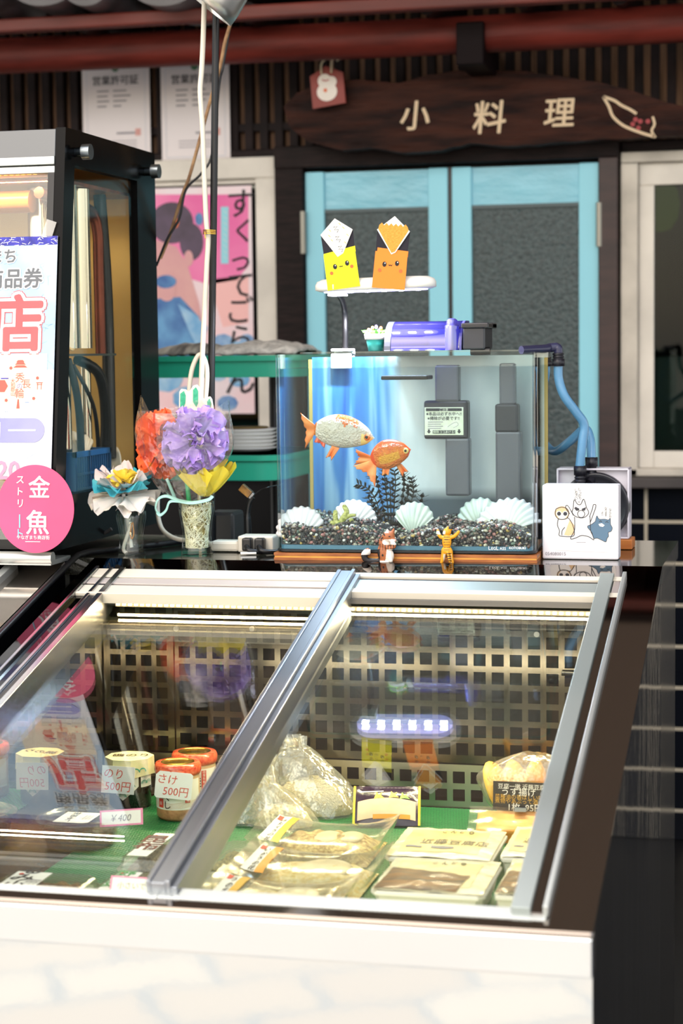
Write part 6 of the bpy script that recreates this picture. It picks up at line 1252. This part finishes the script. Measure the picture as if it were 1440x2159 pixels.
g = MB().tube([SF(-1.222, -1.05, .004), SF(-1.222, -.5, .004), SF(-1.222, -.06, .004), Vector((-1.215, 3.10, ZC+.006)), Vector((-1.19, 3.16, ZC+.006)), Vector((-1.12, 3.30, ZC+.006)), Vector((-1.05, 3.46, ZC+.006))], .0055, BLACKM, 10, sub=6); tag(g.build('rubber_gasket'), 'black cable running down the gap between the two cases', 'cable')

# ------------------------------------------------------------------ tumblers and flowers on the counter
TG = clear('tumbler_glass', 'f8fcf9', .05, .0)
def tumbler(c, H, r, lab):
    t = thing('glass_tumbler', lab, 'glass', c, 'glass tumblers used as vases')
    o = [(r*.90, 0), (r*.92, .002), (r*.90, H*.10), (r*.82, H*.28), (r*.80, H*.40), (r*.90, H*.65), (r*1.02, H*.85), (r*1.0, H)]
    i_ = [(r*1.0-.002, H), (r*1.02-.003, H*.85), (r*.90-.003, H*.65), (r*.80-.003, H*.40), (r*.80-.003, H*.28), (r*.85-.003, H*.14), (0, H*.12)]
    MB().lathe([(0, .0005)]+o+i_, c, TG, 40).build('glass_body', t); return t
def petalball(b, c, R, n, m, seed, sq=(1, 1, 1), up=None, wid=.8, cur=.3, fr0=.25, hemi=-1.):
    rnd = random.Random(seed); c = Vector(c)
    for i in range(n):
        z = 1-2*(i+.5)/n
        if z < hemi: continue
        a = i*2.39996+rnd.uniform(-.3, .3); d = Vector((math.sqrt(1-z*z)*math.cos(a), math.sqrt(1-z*z)*math.sin(a), z)); 
        if up is not None: d = up.to_track_quat('Z', 'Y').to_matrix() @ d
        tdir = d.orthogonal().normalized(); tdir = Matrix.Rotation(rnd.random()*2*PI, 3, d) @ tdir; nn_ = d.cross(tdir); ph = rnd.random()*6; am = rnd.uniform(.7, 1.3); W = R*wid*rnd.uniform(.8, 1.2); Lr = R*rnd.uniform(.88, 1.08)
        def fn(u, v):
            x = (2*u-1); w_ = W*.5*(.25+.9*v**.7)*(1 if v < .8 else 1-.25*((v-.8)/.2)); r = fr0*R+(Lr-fr0*R)*v*(1-.10*x*x)
            off = R*cur*am*(.34*math.sin(x*5+ph)*v+.45*v*v*math.sin(ph*2)+.14*math.sin(x*11+ph*3)*v*v)
            p = d*r+tdir*(x*w_)+nn_*off; return c+Vector((p.x*sq[0], p.y*sq[1], p.z*sq[2]))
        b.sheet(fn, 9, 6, m, True)
def tissue(n, c, c2=None): return mat(n, c, .8, c2=c2 or c, vscale=30, sss=.15)
p = at(268, 1172, Z=ZC); c1 = (p.x, p.y+.024, ZC+.0005)
tumbler(c1, .076, .026, 'shorter clear glass tumbler holding the white and yellow paper flower')
b = MB(); fc = Vector(at(260, 1030, Y=c1[1])); t = thing('paper_flower', 'crepe paper flower in white, turquoise and yellow resting in the left tumbler', 'paper flower', (c1[0], c1[1], c1[2]+.07))
WT, YT, CTQ, PKT = tissue('tissue_white', 'eae2d8', 'f2ece4'), tissue('tissue_yellow', 'f0d030', 'f6e260'), tissue('tissue_turquoise', '35aec4', '5cc4d2'), tissue('tissue_blush', 'eedcd8', 'f4e8e4')
def cup(b, c, r0, r1, dz, n, m, seed, wob=.012, tilt=.3):
    rnd = random.Random(seed)
    for k in range(n):
        a0 = 2*PI*k/n+rnd.uniform(-.15, .15); sp = 2*PI/n*.75; ph = rnd.random()*6
        def fn(u, v):
            a = a0+(2*u-1)*sp*(.5+.5*v); r = r0+(r1-r0)*v*(1+.10*math.sin(ph+u*7)); z = dz*v**1.3+wob*v*math.sin(u*9+ph)+wob*.5*math.sin(u*17+ph)*v
            q = Vector((r*math.cos(a), r*math.sin(a)*.9, z-tilt*r*math.sin(a)*-1)); return c+q
        b.sheet(fn, 12, 7, m, True)
cup(b, fc-Vector((0, 0, .012)), .008, .062, -.010, 7, WT, 1, .010, .22); b.build('outer_petals', t)
b = MB(); cup(b, fc+Vector((.0, -.006, .0)), .01, .050, .012, 6, CTQ, 2, .008, .25); cup(b, fc+Vector((0, -.004, .004)), .01, .046, .022, 6, PKT, 5, .009, .25); b.build('middle_petals', t)
b = MB(); petalball(b, fc+Vector((.006, -.012, .014)), .030, 18, YT, 7, (1.1, .9, .75), wid=1.1, cur=.5, hemi=-.2); petalball(b, fc+Vector((-.016, -.008, .014)), .026, 8, PKT, 8, (1, .9, .8), wid=1.2, hemi=-.1); b.build('centre_petals', t)
b = MB(); q = at(275, 1130, Y=c1[1]-.004); b.tube([Vector(c1)+Vector((0, 0, .012)), fc-Vector((0, 0, .01))], .0035, mat('white_wire', 'e8e4e0', .5), 8); b.tube([q+Vector((.004, -.004, .022)), q+Vector((-.004, -.006, .0)), q+Vector((-.012, -.004, -.022)), q+Vector((-.006, -.006, -.03))], .0035, WT, 8, sub=5); b.tube([q+Vector((.008, -.008, .025)), q+Vector((.010, -.010, .005)), q+Vector((.006, -.010, -.004)), q+Vector((.003, -.008, .004)), q+Vector((.006, -.008, .024))], .0011, mat('orange_cord', 'd8862c', .6), 6, sub=5); b.build('stem', t)

p = at(406, 1172, Z=ZC); c2_ = (p.x, p.y+.026, ZC+.0005); HV = at(406, 1058, Y=c2_[1]).z-ZC
tumbler(c2_, HV, .031, 'taller clear glass tumbler packed with pale paper straw')
b = MB(); random.seed(11); STR = mat('paper_straw', 'f2e6bc', .75, c2='fbf4de', vscale=90)
rv = lambda z: .0305*(.80 if z < .4 else .80+.2*min(1, (z-.4)/.4))-.0045
b.lathe([(0, .012), (.0175, .013), (.017, HV*.4), (.021, HV*.8), (.019, HV*.9), (0, HV*.92)], c2_, mat('straw_core', 'b8a468', .8), 20)
for i in range(420):
    z = random.random(); a = random.random()*2*PI; r = rv(z); P0 = []
    sw = random.uniform(-.9, .9); dz = random.uniform(-.25, .3)
    for k in range(4):
        zz = min(1.02, max(.14, z+dz*(k-1.5)/2)); aa = a+sw*(k-1.5)/2; rr = rv(zz)*random.uniform(.93, 1.0); P0.append(Vector(c2_)+Vector((rr*math.cos(aa), rr*math.sin(aa), zz*HV*.95)))
    b.tube(P0, .00085, STR, 3, False, sub=2)
tag(b.build('paper_straw'), 'pale shredded paper straw filling the taller tumbler', 'paper straw', kind='stuff')
bq = thing('flower_bouquet', 'cellophane wrapped bouquet of purple, orange and yellow tissue flowers', 'bouquet', (c2_[0], c2_[1], ZC+HV))
YQ = c2_[1]; b = MB(); PUR1, ORT, YL1 = tissue('tissue_purple', 'a98ad6', 'c0a4e4'), tissue('tissue_orange', 'ee5a26', 'f4783c'), tissue('tissue_lemon', 'f2d828', 'f6e458')
petalball(b, at(414, 930, Y=YQ-.030), .062, 64, PUR1, 21, (1.0, .8, 1.0), wid=.62, cur=.32, fr0=.3); b.build('purple_flower', bq)
b = MB(); petalball(b, at(342, 936, Y=YQ+.012), .062, 56, ORT, 22, (.82, .8, 1.08), wid=.6, cur=.32, fr0=.3); b.build('orange_flower', bq)
b = MB(); cup(b, at(434, 1046, Y=YQ-.006), .006, .052, .050, 7, YL1, 31, .006, .1); b.build('yellow_flower', bq)
b = MB().tube([at(398, 1055, Y=YQ-.01), at(394, 1010, Y=YQ-.022), at(388, 985, Y=YQ-.02)], .0042, mat('green_straw', '1d9a5a', .35), 10).tube([at(372, 1058, Y=YQ-.012), at(352, 1010, Y=YQ-.03)], .003, mat('mint_ribbon', 'a8dcd2', .5), 8); b.build('stem', bq)
CEL = clear('cellophane', 'fdfdfb', .10, .06, op=.03, bump=.6, bscale=20)
prof_l = [(376, 1060), (340, 1030), (312, 980), (294, 935), (291, 890), (293, 862)]; prof_r = [(444, 1060), (456, 1030), (472, 985), (491, 950), (489, 900), (486, 864)]
Lp = catmull([at(*q, Y=YQ) for q in prof_l], 4); Rp = catmull([at(*q, Y=YQ) for q in prof_r], 4); NP_ = len(Lp)
def celf(u, v):
    i = min(NP_-1, int(round(v*(NP_-1)))); l, r = Lp[i], Rp[i]; m_ = (l+r)/2; hw = (r-l).length/2; a = 2*PI*u; dep = min(hw, .075)*.92
    cr = 1+.055*math.sin(a*4+.6)+.05*nz(2.5*math.cos(a), 2.5*math.sin(a), v*3.5); top = .016*math.sin(a*3+.4)+.010*math.cos(a*5) if v > .97 else 0
    return Vector((m_.x+hw*math.cos(a)*cr, m_.y-.006-dep*math.sin(a)*cr, l.z+(r.z-l.z)*(math.cos(a)*.5+.5)+top))
b = MB().sheet(celf, 30, NP_-1, CEL, False); b.build('cellophane', bq)
MR = mat('mint_ribbon', 'a8dcd2', .5); b = MB(); b.tube([at(378, 1056, Y=YQ-.034), at(405, 1060, Y=YQ-.036), at(438, 1054, Y=YQ-.034), at(448, 1046, Y=YQ-.03)], .0042, MR, 8, sub=5, flat=.3)
b.tube([at(378, 1056, Y=YQ-.034), at(352, 1046, Y=YQ-.036), at(334, 1052, Y=YQ-.036), at(328, 1070, Y=YQ-.036), at(332, 1082, Y=YQ-.036)], .0036, MR, 8, sub=6, flat=.3); b.tube([at(378, 1057, Y=YQ-.034), at(358, 1058, Y=YQ-.038), at(350, 1076, Y=YQ-.038), at(338, 1086, Y=YQ-.036), at(332, 1080, Y=YQ-.036)], .0034, MR, 8, sub=6, flat=.3); b.build('ribbon', bq)
# painted hand cut-out behind the bouquet
YH = 3.235; pts = [(376, 905), (377, 870), (378, 826), (382, 820), (390, 821), (396, 825), (401, 823), (404, 818), (407, 813), (414, 811), (419, 816), (423, 828), (428, 841), (432, 842), (436, 837), (442, 836), (446, 842), (449, 860), (450, 876), (458, 877), (466, 876), (472, 880), (473, 888), (470, 905), (455, 935), (440, 1000), (395, 1000), (380, 950)]
o0 = at(420, 900, Y=YH); fr = frame(o0, (1, 0, 0), (0, 0, 1)); hq = lambda x, y: (at(x, y, Y=YH).x-o0.x, at(x, y, Y=YH).z-o0.z)
hs = thing('hand_cutout', 'white hand shaped cut-out with green painted fingers sticking up behind the bouquet', 'cut-out', at(420, 1000, Y=YH)); MB().prism(fr, [hq(*q) for q in pts], -.004, 0, mat('cutout_white', 'eae8dc', .6)).build('board', hs, bevel=.0008)
GP = mat('green_paint', '1fa57c', .6, c2='4fc8a0', vscale=120); b = MB()
for pl_ in ([(380, 830), (388, 824), (392, 834), (391, 850), (385, 864), (380, 868)], [(407, 822), (413, 816), (418, 824), (418, 850), (414, 858), (407, 848)], [(437, 846), (442, 840), (446, 852), (443, 866), (437, 862)], [(380, 872), (386, 868), (385, 885), (381, 890)], [(462, 882), (470, 881), (470, 886), (463, 886)]): b.poly(fr, [hq(*q) for q in pl_], GP, .0006)
b.build('painted_fingers', hs); MB().tube([at(418, 995, Y=YH+.004), Vector((at(418, 995, Y=YH).x, YH+.004, ZC+.001))], .003, mat('stick', 'd8c8a0', .6), 8).build('stick', hs)
# cords, pole and spotlight overhead
YK = 3.30; b = MB()
b.tube([at(431, 0, Y=YK), at(428, 90, Y=YK), at(425, 150, Y=YK), at(422, 195, Y=YK), at(427, 270, Y=YK), at(431, 380, Y=YK), at(435, 470, Y=YK), at(439, 500, Y=YK), at(436, 560, Y=YK), at(432, 640, Y=YK), at(428, 720, Y=YK), at(425, 790, Y=YK), at(423, 850, Y=YK)], .0046, mat('white_cord', 'e6ddcc', .5), 12, sub=8)
b.tube([at(424, 900, Y=YK+.01), at(434, 830, Y=YK+.01), at(436, 780, Y=YK+.01), at(428, 752, Y=YK+.008), at(418, 750, Y=YK+.006), at(406, 775, Y=YK+.006), at(400, 810, Y=YK+.006), at(398, 850, Y=YK+.006)], .0044, mat('white_cord', 'e6ddcc'), 12, sub=8); tag(b.build('white_cord'), 'thick white cord hanging from the spotlight and looped behind the bouquet', 'cord')
q = at(440, 489, Y=YK-.006); b = MB(); 
for dz in (-.003, 0, .003): b.tube([q+Vector((-.010+.0, -.001, dz)), q+Vector((0, -.006, dz)), q+Vector((.014, -.003, dz-.001))], .0011, GOLD, 6, sub=4)
b.tube([q+Vector((-.006, -.004, 0)), q+Vector((-.004, -.008, -.012))], .001, GOLD, 6); tag(b.build('twist_tie'), 'golden twist tie binding the white cord to the black pole', 'tie')
b = MB(); YO = 3.325; bt = at(444, 1060, Y=YO); b.tube([at(457, -60, Y=YO), at(455, 60, Y=YO), at(450, 480, Y=YO), at(446, 760, Y=YO), Vector((bt.x, YO, ZC+.001))], .0064, BLACKM, 14); tag(b.build('black_pole'), 'thin black pole rising from the counter beside the white cord', 'pole')
b = MB(); YT_ = 3.62; TWG = mat('twig_brown', '7c5a3c', .7, c2='a8845c', vscale=40, bump=.4, bscale=60)
b.tube([at(489, 40, Y=YT_), at(474, 90, Y=YT_), at(464, 140, Y=YT_), at(444, 210, Y=YT_), at(425, 280, Y=YT_), at(400, 370, Y=YT_), at(385, 410, Y=YT_), at(358, 495, Y=YT_), at(338, 545, Y=YT_)], .0036, TWG, 8, sub=6); tag(b.build('brown_cord'), 'brown cord slanting down behind the black pole', 'cord')
b = MB().tube([at(484, 60, Y=YT_+.02), at(470, 140, Y=YT_+.02), at(462, 180, Y=YT_+.01), at(448, 320, Y=YT_), at(425, 365, Y=YT_-.006), at(392, 400, Y=YT_-.006), at(378, 460, Y=YT_-.006), at(352, 505, Y=YT_-.006), at(330, 560, Y=YT_)], .0026, BLACKM, 8, sub=6); tag(b.build('black_wire'), 'thin black wire twisted round the brown cord', 'cord')
YSP = 3.25; m0 = at(424, 4, Y=YSP); ax = Vector((.62, .10, .76)).normalized(); R0 = .066
sp = thing('spotlight', 'aluminium spotlight shade hanging into the top of the picture', 'lamp', m0); fs = frame(m0, ax.orthogonal(), ax.cross(ax.orthogonal())); 
if (fs(0, 0, 1)-m0).dot(ax) < 0: fs = frame(m0, ax.orthogonal(), -ax.cross(ax.orthogonal()))
ALS = mat('spot_aluminium', 'cfccc6', .3, .9, var=.1, vscale=10)
MB().lathe([(R0*.97, 0), (R0, 0), (R0*1.0, .02), (R0*.92, .06), (R0*.72, .11), (R0*.45, .14), (R0*.42, .20), (0, .20)], m0, ALS, 40, fr=fs).lathe([(R0*.97, 0), (R0*.88, .06), (R0*.6, .11), (0, .13)], m0, mat('spot_inner', 'e8e6e0', .25, .6), 40, fr=fs).build('shade', sp)
MB().sphere(fs(0, 0, .07), .022, mat('frosted_bulb', 'f0ede6', .3), 16, 12).build('bulb', sp)
MB().tube([fs(0, 0, .2), fs(0, 0, .24), fs(.0, 0, .30)], .008, BLACKM, 10).build('cord', sp)

# electrics behind the bouquet
a, c = at(442, 1058, Y=3.36), at(503, 1120, Y=3.36); b = MB().box(a.x, c.x, 3.33, 3.40, ZC+.0008, ZC+.06, mat('adapter_black', '17181c', .4)); ad = b.build('power_adapter', bevel=.006); tag(ad, 'black power adapter block behind the straw filled tumbler', 'adapter')
PSW = mat('strip_ivory', 'd8d2c4', .45); q = at(512, 1150, Y=3.215); YPS = 3.205; a, c = at(443, 1125, Y=YPS), at(582, 1148, Y=YPS)
psp = thing('power_strip', 'ivory power strip with two black plugs lying left of the tank', 'power strip', ((a.x+c.x)/2, YPS, ZC)); xm = at(503, 1140, Y=YPS).x
MB().box(a.x, xm, YPS, YPS+.035, ZC+.001, ZC+.020, PSW).build('tail', psp, bevel=.005); MB().box(xm, c.x-.004, YPS-.006, YPS+.040, ZC+.001, ZC+.030, PSW).build('body', psp, bevel=.003)
for px in (525, 551):
    q = at(px, 1138, Y=YPS-.006); pg_ = thing('plug', 'left black plug pushed into the ivory power strip' if px == 525 else 'right black plug pushed into the ivory power strip', 'plug', (q.x, YPS-.02, ZC+.002), 'black plugs in the power strip')
    MB().fbox(frame((q.x, YPS-.0065, ZC+.017), (1, 0, 0), (0, 0, 1)), -.0085, .0085, -.012, .011, 0, .018, BLACKM).build('plug_body', pg_, bevel=.003)
    MB().tube([Vector((q.x, YPS-.024, ZC+.014)), Vector((q.x+.008, YPS-.034, ZC+.008)), Vector((q.x+.022, YPS-.030, ZC+.0055)), Vector((q.x+.034, YPS-.02, ZC+.0052))], .004, BLACKM, 10, sub=5).build('cable', pg_)
q = at(526, 1160, Y=3.175); b = MB().fbox(frame((q.x, 3.168, ZC+.0012), (1, .3, 0), (-.3, 1, 0)), -.014, .014, -.004, .004, 0, .004, WHITE); tag(b.build('cable_tag', bevel=.001), 'small white cable tag on the counter below the plugs', 'tag')
YU = 3.27; us = thing('usb_plug', 'upright black cable plug with a silver tip standing beside the tank', 'plug', at(524, 1120, Y=YU)); b = MB()
b.tube([Vector((at(524, 1120, Y=YU).x, YU, ZC+.004)), at(523, 1118, Y=YU), at(522, 1085, Y=YU), at(526, 1060, Y=YU), at(533, 1048, Y=YU)], lambda t: .0062 if t < .5 else .0044, BLACKM, 12, sub=5); b.build('plug_body', us)
f_ = frame(at(520, 1036, Y=YU), at(533, 1047, Y=YU)-at(507, 1025, Y=YU), (0, 1, 0)); MB().fbox(f_, -.013, .010, -.006, .006, -.0068, .0068, mat('usb_gold', 'b88a50', .3, .9, c2='6e5a48', vscale=60)).fbox(f_, .010, .015, -.004, .004, -.006, .006, STEEL).build('metal_tip', us, bevel=.0006)
b = MB().tube([at(536, 1043, Y=YU), at(550, 1033, Y=YU), at(570, 1026, Y=YU), at(600, 1020, Y=YU+.13)], .0012, BLACKM, 6, sub=5); b.build('cable', us)
b = MB(); b.tube([at(332, 1050, Y=3.30), at(333, 1085, Y=3.29), at(340, 1112, Y=3.27), at(355, 1128, Y=3.255), at(380, 1138, Y=3.245), at(420, 1140, Y=3.235), Vector((a.x+.004, YPS+.018, ZC+.010))], .0042, mat('beige_cable', 'c4beb2', .5), 10, sub=6); tag(b.build('beige_cable'), 'beige cable curving down behind the two tumblers to the power strip', 'cable')
b = MB(); Yg = 3.26; b.tube([at(120, 1120, Y=Yg), at(165, 1131, Y=Yg), at(190, 1132, Y=Yg), at(215, 1127, Y=Yg), at(235, 1115, Y=Yg)], lambda t: .0052 if t < .45 else .0034, mat('grey_cable', '3c3a3a', .5), 10, sub=6); tag(b.build('grey_cable'), 'dark grey cable behind the pink sign and the shorter tumbler', 'cable')
